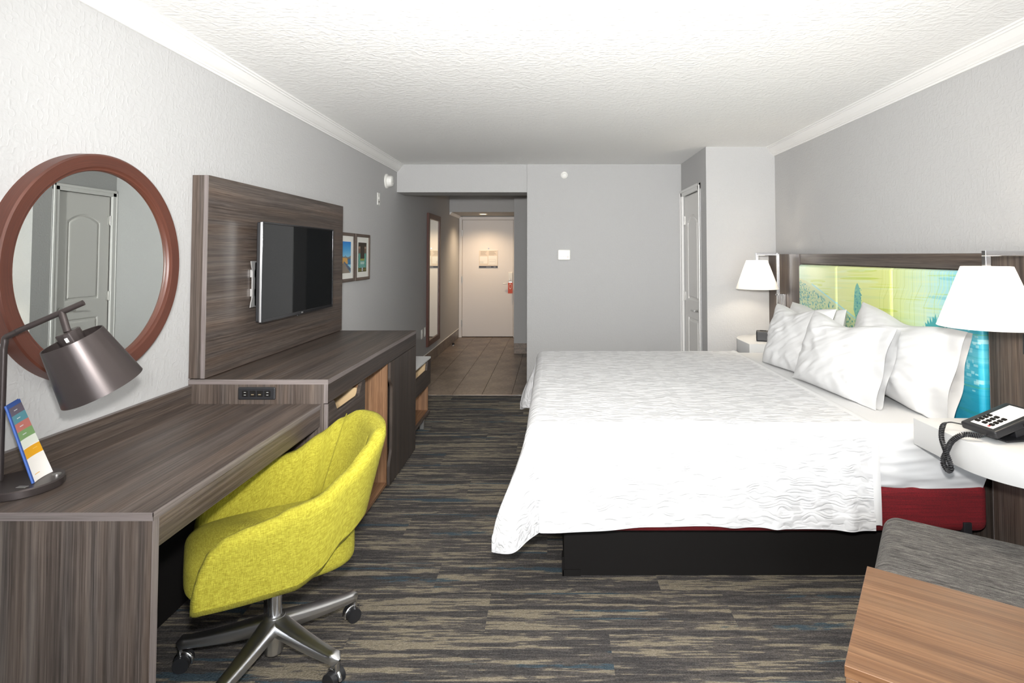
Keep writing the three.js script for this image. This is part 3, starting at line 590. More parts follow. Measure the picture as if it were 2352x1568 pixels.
// ---------------------------------------------------------------- desk lamp
{
  const o = thing('desk_lamp', 'bronze metal desk lamp with tilted cone shade on the desk', 'lamp', V(0, 0, 0));
  const cx = -1.538, cd = 1.664, y = DY;
  const base = lathe([[0, 0], [0.098, 0], [0.100, 0.003], [0.100, 0.021], [0.097, 0.0245], [0, 0.0248]], 56); base.translate(cx, y, -cd);
  const b = obj('base', base, mBronze, o);
  obj('usb_port', lim(-1.500, -1.474, y + 0.0247, y + 0.027, 1.606, 1.620, 0.0008), mSatin, b);
  obj('switch_button', cyl(0.011, 0.011, 0.004, 20).translate(-1.470, y + 0.0262, -1.705), mSatin, b);
  const P0 = V(-1.596, y + 0.02, 1.66), P1 = V(-1.596, 1.195, 1.66), P2 = V(-1.592, 1.226, 1.661), P3 = V(-1.566, 1.243, 1.668), E = V(-1.418, 1.323, 1.722);
  obj('arm', [rod(P0, P1, 0.0085, 16), tube([P1, P1.clone().lerp(P2, 0.5), P2, P3.clone().lerp(P2, 0.4), P3], 0.0085, 24, 14), rod(P3, E, 0.0085, 16)], mBronze, o);
  // shade: an open cone on a tilted axis
  const T = V(-1.436, 1.216, 1.705), B = V(-1.382, 1.058, 1.76), ax = B.clone().sub(T).normalize(), L = B.distanceTo(T);
  const q = new THREE.Quaternion().setFromUnitVectors(new THREE.Vector3(0, -1, 0), ax);
  const sh = lathe([[0.077, -0.001], [0.0785, 0.0], [0.080, -0.001], [0.109, -L], [0.1075, -L], [0.0775, -0.004], [0.077, -0.001]], 64); sh.applyQuaternion(q).translate(T.x, T.y, T.z);
  const s = obj('shade', sh, mBronze, o);
  const plate = lathe([[0.081, -0.022], [0.0, -0.022]], 40); plate.applyQuaternion(q).translate(T.x, T.y, T.z); obj('inner_plate', plate, std({ color: lin(0.115, 0.093, 0.09), metalness: 0.5, roughness: 0.4, side: THREE.DoubleSide }), s);
  const cap = lathe([[0, 0.026], [0.028, 0.026], [0.031, 0.023], [0.031, -0.014], [0, -0.014]], 36); cap.applyQuaternion(q).translate(T.x, T.y, T.z); obj('socket_cap', cap, mBronze, s);
  const st = box(0.0006, 0.014, 0.008, 0).translate(0.0313, 0.006, 0); st.rotateY(-1.2); st.applyQuaternion(q).translate(T.x, T.y, T.z); obj('sticker', st, mWhitePl, s);
  const J = P3.clone().lerp(E, 0.66); const capTop = T.clone().addScaledVector(ax, -0.024);
  obj('stem', rod(J, capTop, 0.0095, 16), mBronze, o);
  const bulb = new THREE.SphereGeometry(0.03, 20, 14); bulb.translate(T.x + ax.x * 0.07, T.y + ax.y * 0.07, T.z + ax.z * 0.07); obj('bulb', bulb, mWhite, o);
}
// rack card propped on the lamp base
{
  const o = thing('rack_card', 'tall blue folded rack card with coloured bands on the lamp base', 'brochure', V(0, 0, 0));
  const a = V(-1.478, DY + 0.0255, 1.638), b = V(-1.524, DY + 0.0255, 1.728), up = new THREE.Vector3(-0.085, 0.218, 0);
  const t = canvasTex(256, 512, (g, w, h) => {
    g.fillStyle = '#f3efe9'; g.fillRect(0, 0, w, h);
    ['#6b6272', '#5b9aa8', '#c8786e', '#7fa56b', '#e8ede0'].forEach((c, i) => { g.fillStyle = c; g.fillRect(0, 24 + i * 54, w, 54); });
    g.fillStyle = '#d9dde0'; for (let i = 0; i < 4; i++) g.fillRect(90, 48 + i * 54, 60, 5);
    g.fillStyle = '#e9a815'; g.fillRect(0, 300, w, 62); g.fillStyle = '#f0c050'; g.fillRect(150, 320, 60, 6);
    g.fillStyle = '#3159a5'; g.fillRect(0, 0, w, 24); g.fillRect(0, 0, 22, h); g.fillStyle = '#e3b36a'; g.fillRect(60, 470, 70, 5);
  });
  const sheet = (off, curl) => grid(8, 12, (u, v) => a.clone().lerp(b, u).addScaledVector(up, v).add(new THREE.Vector3(off + curl * (1 - v) * u * u, 0, 0)));
  obj('back_cover', sheet(-0.004, 0), std({ color: lin(0.035, 0.10, 0.36), roughness: 0.5, side: THREE.DoubleSide }), o);
  obj('front_leaf', sheet(0.001, 0.022), std({ map: t, roughness: 0.5, side: THREE.DoubleSide }), o);
  obj('spine', rod(a.clone().add(new THREE.Vector3(-0.002, 0, 0)), a.clone().add(up).add(new THREE.Vector3(-0.002, 0, 0)), 0.003, 8), std({ color: lin(0.035, 0.10, 0.36), roughness: 0.5 }), o);
}
// ---------------------------------------------------------------- yellow swivel chair
{
  const o = thing('swivel_chair', 'yellow upholstered swivel chair on a polished five spoke base', 'chair', V(-1.01, 0, 2.11));
  // local axes: f forward, s towards the camera's side, y up; turned so that it faces the desk and the camera
  const F = new THREE.Vector3(-0.85, 0, 0.53).normalize(), S = new THREE.Vector3(0.53, 0, 0.85).normalize();
  const L = (f, y, s) => new THREE.Vector3(F.x * f + S.x * s, y, F.z * f + S.z * s);
  // plan curve of the shell: arm, round back, arm; k = 0 at seat level, 1 at the top of the back
  const plan = (t, k) => {
    const a = Math.abs(t), sg = Math.sign(t) || 1, W = mix(0.238, 0.292, k), R = mix(-0.235, -0.365, k), e = 0.52;
    if (a < e) { const q = a / e * Math.PI / 2; const c = Math.pow(Math.cos(q), 0.72), s = Math.pow(Math.sin(q), 0.72); return [mix(0.0, R, c), sg * W * s]; }
    const q = (a - e) / (1 - e); return [mix(0.0, 0.262 - 0.01 * k, q), sg * W * (1 - 0.10 * q * q)];
  };
  const lerpT = (a, tb) => { for (let i = 1; i < tb.length; i++) if (a <= tb[i][0]) { const t = (a - tb[i - 1][0]) / (tb[i][0] - tb[i - 1][0]); const s = t * t * (3 - 2 * t); return mix(tb[i - 1][1], tb[i][1], mix(t, s, 0.5)); } return tb.at(-1)[1]; };
  const yTop = (a) => lerpT(a, [[0, 0.828], [0.14, 0.818], [0.26, 0.776], [0.36, 0.712], [0.46, 0.652], [0.58, 0.618], [0.72, 0.602], [0.84, 0.582], [0.92, 0.548], [0.97, 0.49], [1, 0.40]]);
  const yBot = (a) => lerpT(a, [[0, 0.492], [0.2, 0.486], [0.34, 0.455], [0.42, 0.385], [0.50, 0.352], [1, 0.345]]);
  const NT = 120, NS = 22, HT = 0.029;
  const pos = [], uv = [], idx = [];
  const kOf = (y) => (y - 0.345) / 0.50;
  let run = 0, prev = null;
  for (let i = 0; i <= NT; i++) {
    const t = -1 + 2 * i / NT, a = Math.abs(t), y0 = yBot(a), y1 = yTop(a);
    const pm = plan(t, 0.4); if (prev) run += Math.hypot(pm[0] - prev[0], pm[1] - prev[1]); prev = pm;
    const endTaper = Math.sqrt(clamp((1.0 - a) / 0.03, 0, 1)) * 0.9 + 0.1;
    for (let j = 0; j <= NS; j++) {
      // section: up the outside, over the rounded top, down the inside, under the rounded bottom
      const ph = j / NS; let y, n;
      const h = Math.max(y1 - y0 - 2 * HT, 0.001);
      const per = 2 * h + 2 * Math.PI * HT; let w = ph * per;
      if (w < h) { y = y0 + HT + w; n = HT; }
      else if (w < h + Math.PI * HT) { const q = (w - h) / HT; y = y1 - HT + HT * Math.sin(q); n = HT * Math.cos(q); }
      else if (w < 2 * h + Math.PI * HT) { y = y1 - HT - (w - h - Math.PI * HT); n = -HT; }
      else { const q = (w - 2 * h - Math.PI * HT) / HT; y = y0 + HT - HT * Math.sin(q); n = -HT * Math.cos(q); }
      n *= endTaper * (1 - 0.25 * sm(0.3, 0, a) * 0);
      const k = kOf(y), p = plan(t, k), p1 = plan(Math.min(1, t + 0.004), k), p0 = plan(Math.max(-1, t - 0.004), k);
      let nx = -(p1[1] - p0[1]), ny = p1[0] - p0[0]; const l = Math.hypot(nx, ny) || 1; nx /= l; ny /= l;      // outward: away from the seat
      const v = L(p[0] + nx * n, y, p[1] + ny * n);
      pos.push(v.x, v.y, v.z); uv.push(run, w);
    }
  }
  for (let i = 0; i < NT; i++) for (let j = 0; j < NS; j++) { const A = i * (NS + 1) + j, B = A + 1, C = A + NS + 1, Dd = C + 1; idx.push(A, B, Dd, A, Dd, C); }
  for (const [r, flip] of [[0, false], [NT * (NS + 1), true]]) for (let j = 1; j < NS - 1; j++) flip ? idx.push(r, r + j, r + j + 1) : idx.push(r, r + j + 1, r + j);
  const g = new THREE.BufferGeometry(); g.setAttribute('position', new THREE.Float32BufferAttribute(pos, 3)); g.setAttribute('uv', new THREE.Float32BufferAttribute(uv, 2)); g.setIndex(idx); g.computeVertexNormals();
  mYellow.side = THREE.DoubleSide;
  const shell = obj('shell', g, mYellow, o);
  // piping-like stitched seams on the inside of the back
  for (const sg of [-1, 1]) { const pts = []; for (let q = 0; q <= 10; q++) { const y = mix(0.50, 0.80, q / 10), k = kOf(y), t = sg * mix(0.27, 0.2, q / 10), p = plan(t, k), p1 = plan(t + 0.004, k), p0 = plan(t - 0.004, k); let nx = -(p1[1] - p0[1]), ny = p1[0] - p0[0]; const l = Math.hypot(nx, ny); pts.push(L(p[0] - nx / l * (HT + 0.0005), y, p[1] - ny / l * (HT + 0.0005))); } obj('seam', tube(pts, 0.0022, 24, 6), mYellow, shell); }
  // seat cushion: rounded slab
  const se = (u, v) => {                                          // closed superellipsoid sheet
    const th = u * Math.PI * 2, ph = (v - 0.5) * Math.PI, sp = (c, e) => Math.sign(c) * Math.pow(Math.abs(c), e);
    const c = sp(Math.cos(ph), 0.42), y = sp(Math.sin(ph), 0.42);
    const f = 0.012 + 0.272 * c * sp(Math.cos(th), 0.5), s = 0.222 * c * sp(Math.sin(th), 0.5);
    return L(f, 0.408 + 0.066 * y + (y > 0 ? 0.014 * (1 - (s / 0.23) ** 2) : 0), s);
  };
  obj('seat', grid(72, 28, se, (u, v) => [u * 1.7, v * 0.7]), mYellow, o);
  obj('seat_plate', cyl(0.10, 0.085, 0.02, 28).translate(0, 0.335, 0), mBlack, o);
  obj('gas_column', [cyl(0.025, 0.025, 0.24, 24).translate(0, 0.22, 0)], mChrome, o);
  obj('hub', lathe([[0, 0.155], [0.036, 0.155], [0.044, 0.148], [0.046, 0.12], [0.038, 0.085], [0.032, 0.06], [0.031, 0.028], [0.026, 0.022], [0, 0.022]], 36), mAlu, o);
  for (const deg of [46, -26, -98, -170, 118]) {
    const ca = Math.cos(deg * Math.PI / 180), sa = Math.sin(deg * Math.PI / 180);
    // tapered spoke: flat oval section swept outwards and down
    const sp = grid(18, 16, (u, v) => {
      const q = u, r = mix(0.02, 0.325, q), cy = mix(0.128, 0.092, q) - 0.006 * Math.sin(q * Math.PI), w = mix(0.036, 0.020, q), h = mix(0.030, 0.016, q) + 0.006 * sm(0.85, 1, q);
      const th = v * Math.PI * 2, sq = (c) => Math.sign(c) * Math.pow(Math.abs(c), 0.6);
      const kk = q > 0.97 ? Math.sqrt(Math.max(0, 1 - ((q - 0.97) / 0.03) ** 2)) * 0.85 + 0.15 : 1;
      const off = w * sq(Math.cos(th)) * kk, y = cy + h * sq(Math.sin(th)) * kk;
      return new THREE.Vector3(ca * r + sa * off, y, -(sa * r) + ca * off);
    });
    const leg = obj('leg', sp, mAlu, o);
    const tip = new THREE.Vector3(ca * 0.312, 0, -sa * 0.312), side = new THREE.Vector3(sa, 0, ca), back = new THREE.Vector3(ca, 0, -sa);
    const wc = tip.clone().addScaledVector(back, -0.012).setY(0.027);
    obj('caster_fork', [rod(tip.clone().setY(0.088), tip.clone().setY(0.046), 0.009, 12), new THREE.TorusGeometry(0.028, 0.007, 8, 24, Math.PI * 1.1).rotateY(Math.atan2(-back.z, back.x)).translate(wc.x, wc.y, wc.z)], mChrome, leg);
    for (const k of [-1, 1]) { const c0 = wc.clone().addScaledVector(side, k * 0.008), c1 = wc.clone().addScaledVector(side, k * 0.027); obj('wheel', rod(c0, c1, 0.0265, 24), mBlack, leg); }
  }
}

// ---------------------------------------------------------------- bed
const BN = 2.51, BF = 4.44, BX0 = -0.10, BX1 = 1.905, MT = 0.715;
{
  const o = thing('bed', 'king bed with black platform, crimson box spring and white fitted sheet', 'bed', V(0, 0, 0));
  obj('platform', lim(0.058, 1.90, 0.0, 0.245, 2.644, 4.31, 0.003), mBlackMatte, o);
  obj('platform_bracket', [lim(0.052, 0.135, 0.0, 0.028, 2.638, 2.644, 0.001), lim(0.050, 0.058, 0.0, 0.085, 2.638, 2.70, 0.001)], mBlackMatte, o);
  obj('box_spring', lim(BX0 + 0.02, BX1 + 0.02, 0.247, 0.468, BN + 0.005, BF - 0.005, 0.045, 'x', 4), mCrimson, o);
  obj('corner_clip', lim(1.80, 1.835, 0.235, 0.30, BN - 0.004, BN + 0.02, 0.003), mBlack, o);
  // mattress with a fitted sheet: rounded slab, the sheet pulled into shallow creases along the side
  const sx = (BX1 - BX0) / 2, sd = (BF - BN) / 2, sy = (MT - 0.468) / 2, r = 0.055;
  const g = new RoundedBoxGeometry(2 * sx, 2 * sy, 2 * sd, 6, r);
  obj('mattress', boxUV(g, 'x').translate((BX0 + BX1) / 2, 0.468 + sy, -(BN + BF) / 2), mSheet, o);
  // the skirt of the sheet: a wavy band over the visible side
  obj('fitted_sheet', grid(150, 40, (u, v) => {
    const X = mix(1.25, BX1 - 0.005, u), y = mix(0.452, 0.69, v);
    const low = 1 - v;
    const cr = 0.006 * n2(X * 2.2 + 3, y * 34 + X * 3, 211) + 0.004 * n2(X * 5, y * 60 - X * 6, 212) + 0.004 * low * n2(X * 12, y * 9, 213);
    const rnd2 = sm(0.86, 1, v) * 0.018, tuck = 0.016 * Math.pow(low, 6);
    return V(X, y + 0.010 * low * low * n2(X * 3.1, 2, 214), BN - 0.010 - cr + rnd2 + tuck);
  }), mSheet, o);
}
// ---------------------------------------------------------------- coverlet: one sheet over top, near side, foot and far side
{
  const R = 0.06, X0 = BX0 - 0.012, D0 = BN - 0.022, D1 = BF + 0.012, XE = 1.395, Y0 = MT + 0.012;
  const DROP = 0.45, FOOT = 0.44;
  const A0 = X0 + R, A1 = XE, B0 = D0 + R, B1 = D1 - R;          // flat part of the top
  const arc = (o) => o < R * Math.PI / 2 ? [R * Math.sin(o / R), R * (1 - Math.cos(o / R))] : [R, R + o - R * Math.PI / 2];
  const OF = FOOT + R * (Math.PI / 2 - 1), OS = DROP + R * (Math.PI / 2 - 1);
  const wave = (x, d) => 0.010 * n2(x * 3.3 + 7, 1.5, 301) + 0.006 * n2(x * 8, 4.5, 302);
  const rim = (ph) => 1 / Math.pow(Math.pow(Math.cos(ph) / OS, 3) + Math.pow(Math.sin(ph) / OF, 3), 1 / 3);
  const place = (a, b) => {                                      // a along right, b along depth, both as cloth lengths
    const oa = Math.max(0, A0 - a), ob = Math.max(0, B0 - b), oc = Math.max(0, b - B1);
    const os = ob || oc, sgn = ob ? -1 : 1;
    let x = Math.max(a, A0), d = clamp(b, B0, B1), y = Y0;
    if (oa && os) {                                              // the hanging corner: rounded cloth, a soft cone with a flared fold
      const ph = Math.atan2(oa, os), sq = Math.min(OF / Math.max(Math.sin(ph), 1e-6), OS / Math.max(Math.cos(ph), 1e-6));
      const r = Math.hypot(oa, os) * rim(ph) / sq, e = arc(r);
      const s2 = Math.sin(2 * ph), fl = 0.125 * Math.pow(s2, 0.9) * sm(0.02, 0.5, r);
      const pleat = 0.022 * Math.sin(ph * 10 + 0.6) * s2 * sm(0.1, 0.5, r);
      const k0 = sm(0.05, 0.45, r) * 0.014;
      x -= (e[0] + k0 + fl + pleat) * Math.sin(ph) + fl * 0.3; d += sgn * ((e[0] + k0 + fl - pleat) * Math.cos(ph) + fl * 0.25);
      y -= e[1] * (1 - 0.03 * s2);
    } else if (oa) { const e = arc(oa); const k = sm(0.05, 0.45, oa); x -= e[0] + k * (0.018 + 1.3 * wave(b * 1.3, 0)); y -= e[1]; }
    else if (os) {
      const e = arc(os), k = sm(0.05, 0.45, os);
      const fold = 0.016 * Math.exp(-(((a - 0.78) / 0.05) ** 2)) + 0.014 * Math.exp(-(((a - 0.96) / 0.03) ** 2)) + 0.020 * Math.exp(-(((a - 1.28) / 0.045) ** 2));
      d += sgn * (e[0] + k * (0.012 + wave(a, 0) + fold)); y -= e[1] + k * 0.012 * n2(a * 2.4, 9, 305) - k * 0.02 * sm(0.1, 0.7, a) * sm(1.35, 0.7, a);
    } else {
      y += 0.003 * n2(a * 4, b * 4, 303) + 0.005 * Math.exp(-(((a - 0.62 - 0.05 * Math.sin(b * 2)) / 0.02) ** 2)) * sm(4.2, 3.0, b);
    }
    return V(x, y, d);
  };
  const aMin = A0 - OF, bMin = B0 - OS, bMax = B1 + OS;
  const NA = 210, NB = 270;
  const o = thing('coverlet', 'white puckered coverlet draped over the bed', 'bedspread', V(0, 0, 0));
  obj('cloth', grid(NB, NA, (v, u) => place(mix(aMin, A1, u), mix(bMin, bMax, v)), (v, u) => [mix(aMin, A1, u), mix(bMin, bMax, v)]), mCoverlet, o);
  // stitched hem: a second layer along the lower edges
  const q = (v) => 0.0045 * Math.min(1, (1 - v) * 6);
  const strip = (n, fn) => grid(n, 6, fn, (u, v) => [u * 1.5, v * 0.075]);
  const out = (p, dx, dd) => p.add(new THREE.Vector3(dx, 0, -dd));
  const corner = (base, sg) => strip(70, (u, v) => {
    const ph = clamp(u, 0.004, 0.996) * Math.PI / 2, sq = Math.min(OF / Math.sin(ph), OS / Math.cos(ph)), k = mix(1, 1 - 0.075 / rim(ph), v) * sq;
    return out(place(A0 - k * Math.sin(ph), base + sg * k * Math.cos(ph)), -q(v) * Math.sin(ph), sg * q(v) * Math.cos(ph));
  });
  obj('hem', [
    strip(160, (u, v) => out(place(mix(A1, A0, u), mix(bMin, bMin + 0.075, v)), 0, -q(v))),
    corner(B0, -1),
    strip(120, (u, v) => out(place(mix(aMin, aMin + 0.075, v), mix(B0, B1, u)), -q(v), 0)),
    corner(B1, 1),
    strip(160, (u, v) => out(place(mix(A1, A0, u), mix(bMax, bMax - 0.075, v)), 0, q(v))),
  ], mCoverlet, o);
  // plain turned-back edge towards the pillows
  obj('top_edge', grid(6, 200, (u, v) => { const p = place(mix(A1 - 0.004, A1 + 0.03, u), mix(bMin + 0.02, bMax - 0.02, v)); const k = Math.sin(u * Math.PI); p.y += 0.004 * k; if (v < 0.2) p.z += 0.003 * k; return p; }, (u, v) => [u * 0.03, v * 2]), mSheet, o);
}
// ---------------------------------------------------------------- pillows
function pillow(label, w, h, t, seed, open, at, lean, yaw, roll) {
  const NU = 72, NV = 52;
  const face = (sg) => grid(NU, NV, (a, b) => {
    const u = a * 2 - 1, v = b * 2 - 1;
    const edgeU = 1 - Math.pow(Math.abs(u), 3.2), edgeV = 1 - Math.pow(Math.abs(v), 2.6);
    let th = t / 2 * Math.pow(Math.max(edgeU, 0), 0.62) * Math.pow(Math.max(edgeV, 0), 0.55);
    // outline: sides drawn in between the corner ears
    const px = 1 - 0.055 * (1 - v * v) - 0.02 * n2(v * 2, seed, 5), py = 1 - 0.07 * (1 - u * u);
    let x = u * w / 2 * px, y = v * h / 2 * py;
    if (open) {                                                  // the empty end of the case beyond the filling
      const q = sm(0.72, 0.86, u * open); th = mix(th * 1.0, 0.012 + 0.02 * (1 - v * v) * (0.6 + 0.4 * Math.sin(v * 5 + seed)), q);
      if (u * open > 0.8) x += open * (u * open - 0.8) / 0.2 * 0.06 * (1 - 0.4 * v);
    }
    const m = Math.pow(Math.max(0, edgeU * edgeV), 0.3);
    const rad = Math.hypot(u, v), ang = Math.atan2(v, u);
    let wr = 0.010 * n2(u * 1.7 + seed, v * 1.7, 401) + 0.006 * n2(u * 4 + v * 3 + seed, v * 3 - u * 2, 402) + 0.008 * n2(ang * 5 + seed, rad * 1.5, 403) * sm(0.35, 0.9, rad) + 0.0042 * n2(u * 9 - v * 11, u * 3 + seed, 404);
    const dent = -0.035 * Math.exp(-(((u - 0.15 * Math.sin(seed)) / 0.4) ** 2)) * sm(0.55, 1, v);
    return new THREE.Vector3(x, y + dent, sg * (th + wr * m) + 0.012 * n2(u * 1.3 + seed, v * 1.1, 405));
  }, (a, b) => [a * w, b * h]);
  const back = face(-1); const ix = back.index.array; for (let i = 0; i < ix.length; i += 3) { const q = ix[i]; ix[i] = ix[i + 1]; ix[i + 1] = q; }
  let g = mergeGeometries([face(1), back]); g = mergeVertices(g, 1e-4); g.computeVertexNormals();
  // stand it up facing -x (the foot of the bed), lean it back, turn and roll it
  g.rotateZ(roll); g.rotateX(-lean); g.rotateY(-Math.PI / 2 + yaw);
  g.computeBoundingBox(); const bb = g.boundingBox;
  g.translate(0, -bb.min.y - 0.035, 0);
  { const p = g.attributes.position; for (let i = 0; i < p.count; i++) { const y = p.getY(i); p.setY(i, y < 0.02 ? 0.02 - 0.02 * (1 - Math.exp((y - 0.02) / 0.02)) : y); } g.computeVertexNormals(); }
  const m = obj('pillow', g, mSheet); m.position.copy(at);
  return tag(m, label, 'pillow', 'white pillows on the bed');
}
const PB = MT + 0.001;
pillow('white pillow standing against the headboard, at its far end', 0.74, 0.44, 0.17, 1.3, 0, V(1.795, PB, 3.915), 0.20, 0.02, 0.02);
pillow('white pillow against the headboard with open case end, near the phone nightstand', 0.78, 0.45, 0.18, 2.7, 1, V(1.785, PB, 2.965), 0.25, 0.06, -0.09);
pillow('white pillow in front, standing at the far side of the bed', 0.66, 0.46, 0.17, 4.1, 0, V(1.60, PB, 3.725), 0.30, 0.14, 0.03);
pillow('white pillow in front at the middle of the bed with tucked case end', 0.65, 0.44, 0.17, 5.9, 1, V(1.59, PB, 3.165), 0.36, 0.16, -0.04);

// ---------------------------------------------------------------- headboard
const HX = 1.94;
{
  const o = thing('headboard', 'wide dark wood headboard with a padded printed centre', 'headboard', V(0, 0, 0));
  const yt = 1.475;
  for (const [a, b] of [[4.43, 5.055], [1.86, 2.52]]) {
    obj('side_panel', lim(HX, XR - 0.001, 0.0, yt, a, b, 0.0015, 'y'), mDark, o);
    obj('panel_edge', lim(HX - 0.001, HX + 0.02, 0.0, yt - 0.002, a > 3 ? a - 0.002 : b, a > 3 ? a : b + 0.002, 0, 'y'), mEdge, o);
  }
  obj('back_panel', lim(HX + 0.025, XR - 0.001, 0.0, 1.40, 2.523, 4.427, 0.001, 'y'), mDark, o);
  obj('top_rail', lim(HX + 0.004, XR - 0.001, 1.40, yt, 2.523, 4.427, 0.0015, 'z'), mDark, o);
  const art = canvasTex(1536, 620, (g, w, h) => {
    const G = (stops, x0, y0, x1, y1) => { const q = g.createLinearGradient(x0, y0, x1, y1); stops.forEach(([s, c]) => q.addColorStop(s, c)); return q; };
    g.fillStyle = G([[0, '#c3e3cb'], [0.12, '#d6e8b6'], [0.35, '#dee6a0'], [0.62, '#dde58e'], [0.80, '#cfe9cc'], [0.90, '#a6dfe4'], [1, '#4fbfd6']], 0, 0, w, 0); g.fillRect(0, 0, w, h);
    // drifting brush-like bands
    for (let i = 0; i < 240; i++) {
      const x = hash(i, 1, 9) * w, y = hash(i, 2, 9) * h, l = 60 + hash(i, 3, 9) * 320, t = 2 + hash(i, 4, 9) * 14;
      const c = ['rgba(232,240,180,.24)', 'rgba(182,204,40,.34)', 'rgba(222,242,228,.24)', 'rgba(170,214,180,.13)'][i % 4];
      g.fillStyle = c; g.beginPath(); g.ellipse(x, y, l / 2, t / 2, -0.04, 0, 7); g.fill();
    }
    for (let i = 0; i < 90; i++) { g.fillStyle = i % 2 ? 'rgba(190,235,240,.22)' : 'rgba(20,150,185,.20)'; g.beginPath(); g.ellipse(w * (0.86 + 0.14 * hash(i, 5, 3)), h * hash(i, 6, 3), 30 + 90 * hash(i, 7, 3), 3 + 9 * hash(i, 8, 3), 0, 0, 7); g.fill(); }
    g.fillStyle = G([[0, 'rgba(16,150,185,0)'], [1, 'rgba(10,140,180,.85)']], 0, h * 0.45, 0, h); g.fillRect(w * 0.86, 0, w * 0.14, h);
    // fortress wall sloping down from the left
    g.fillStyle = '#cfdcae'; g.beginPath(); g.moveTo(0, h * 0.14); g.lineTo(w * 0.08, h * 0.17); g.lineTo(w * 0.46, h * 0.47); g.lineTo(w * 0.47, h); g.lineTo(0, h); g.fill();
    g.strokeStyle = '#a8dde2'; g.lineWidth = 9; g.beginPath(); g.moveTo(w * 0.12, h * 0.19); g.lineTo(w * 0.46, h * 0.46); g.stroke();
    for (let i = 0; i < 900; i++) { const x = Math.pow(hash(i, 1, 21), 1.4) * w * 0.46, y0 = h * (0.15 + 0.32 * x / (w * 0.46)), y = y0 + hash(i, 2, 21) * h * 0.34; g.fillStyle = ['#3f96a6', '#5aa8a8', '#8cc09a', '#2f8a9e'][i % 4]; g.globalAlpha = 0.35 + 0.5 * hash(i, 3, 21); g.fillRect(x, y, 3 + hash(i, 4, 21) * 12, 3 + hash(i, 5, 21) * 10); }
    g.globalAlpha = 1; g.fillStyle = '#3f98a6';
    g.beginPath(); g.moveTo(w * 0.02, h * 0.52); g.lineTo(w * 0.10, h * 0.56); g.lineTo(w * 0.30, h * 0.70); g.lineTo(w * 0.42, h * 0.92); g.lineTo(w * 0.05, h * 0.66); g.fill();
    // sentry turret
    const tx = w * 0.455; g.fillStyle = '#74b8a4';
    g.beginPath(); g.moveTo(tx - 34, h * 0.30); g.quadraticCurveTo(tx - 30, h * 0.17, tx, h * 0.14); g.quadraticCurveTo(tx + 30, h * 0.17, tx + 34, h * 0.30); g.lineTo(tx + 40, h * 0.37); g.lineTo(tx + 22, h * 0.44); g.lineTo(tx + 22, h * 0.95); g.lineTo(tx - 16, h * 0.95); g.lineTo(tx - 20, h * 0.44); g.lineTo(tx - 40, h * 0.37); g.fill();
    for (let i = 0; i < 240; i++) { g.fillStyle = i % 2 ? '#2f8c9e' : '#98cba6'; g.globalAlpha = 0.7; g.fillRect(tx - 34 + hash(i, 1, 33) * 66, h * (0.18 + 0.7 * hash(i, 2, 33)) , 3 + 9 * hash(i, 3, 33), 3 + 6 * hash(i, 4, 33)); } g.globalAlpha = 1;
    // printed tracks
    g.lineWidth = 2.5; for (let i = 0; i < 26; i++) { const x = w * 0.60 + i * 19; g.strokeStyle = i % 3 ? 'rgba(226,240,170,.75)' : 'rgba(185,205,100,.6)'; g.beginPath(); g.moveTo(x, 0); g.lineTo(x, h * (0.10 + 0.012 * (i % 7))); g.lineTo(x - 26 - (i % 4) * 8, h * (0.22 + 0.01 * (i % 7))); g.lineTo(x - 26 - (i % 4) * 8, h * (0.36 + 0.05 * hash(i, 1, 2))); g.stroke(); }
    // palm crown filled with fine tracks
    const px = w * 0.845, py = h * 0.62; g.fillStyle = '#3fa8ae';
    g.beginPath(); for (let i = 0; i <= 90; i++) { const a = i / 90 * Math.PI * 2, r = (0.20 + 0.035 * (i % 2) + 0.03 * hash(i, 1, 44)) * h; const X = px + Math.cos(a) * r * 0.85, Y = py + Math.sin(a) * r * 1.25; i ? g.lineTo(X, Y) : g.moveTo(X, Y); } g.fill();
    g.strokeStyle = '#9ddad0'; g.lineWidth = 2.5; for (let i = 0; i < 16; i++) { g.beginPath(); g.moveTo(px - 70 + i * 9, py + 90 - i * 2); g.lineTo(px - 40 + i * 9, py - 70 + (i % 5) * 9); g.lineTo(px - 18 + i * 5, py - 96 + (i % 5) * 12); g.stroke(); }
    for (let i = 0; i < 26; i++) { g.fillStyle = 'rgba(220,245,246,.55)'; g.fillRect(w * (0.93 + 0.06 * hash(i, 1, 51)), h * (0.35 + 0.4 * hash(i, 2, 51)), 4 + 22 * hash(i, 3, 51), 4 + 16 * hash(i, 4, 51)); }
  });
  obj('outlet', lim(HX - 0.008, HX, 1.06, 1.145, 2.27, 2.335, 0.003), mBlack, o);
  const mArt = phys({ map: art, roughness: 0.3, clearcoat: 0.4, clearcoatRoughness: 0.12 });
  const y0 = 0.66, y1 = 1.394, dA = 4.405, dB = 2.545;
  const cuts = [4.405, 3.822, 3.205, 2.545];
  for (let i = 0; i < 3; i++) {
    const g = new RoundedBoxGeometry(0.05, y1 - y0, cuts[i] - cuts[i + 1] - 0.001, 5, 0.02).translate(HX + 0.005, (y0 + y1) / 2, -(cuts[i] + cuts[i + 1]) / 2);
    const p = g.attributes.position, uv = g.attributes.uv;
    for (let k = 0; k < p.count; k++) uv.setXY(k, (dA + p.getZ(k)) / (dA - dB), (p.getY(k) - y0) / (y1 - y0));
    obj('padded_panel', g, mArt, o);
  }
}
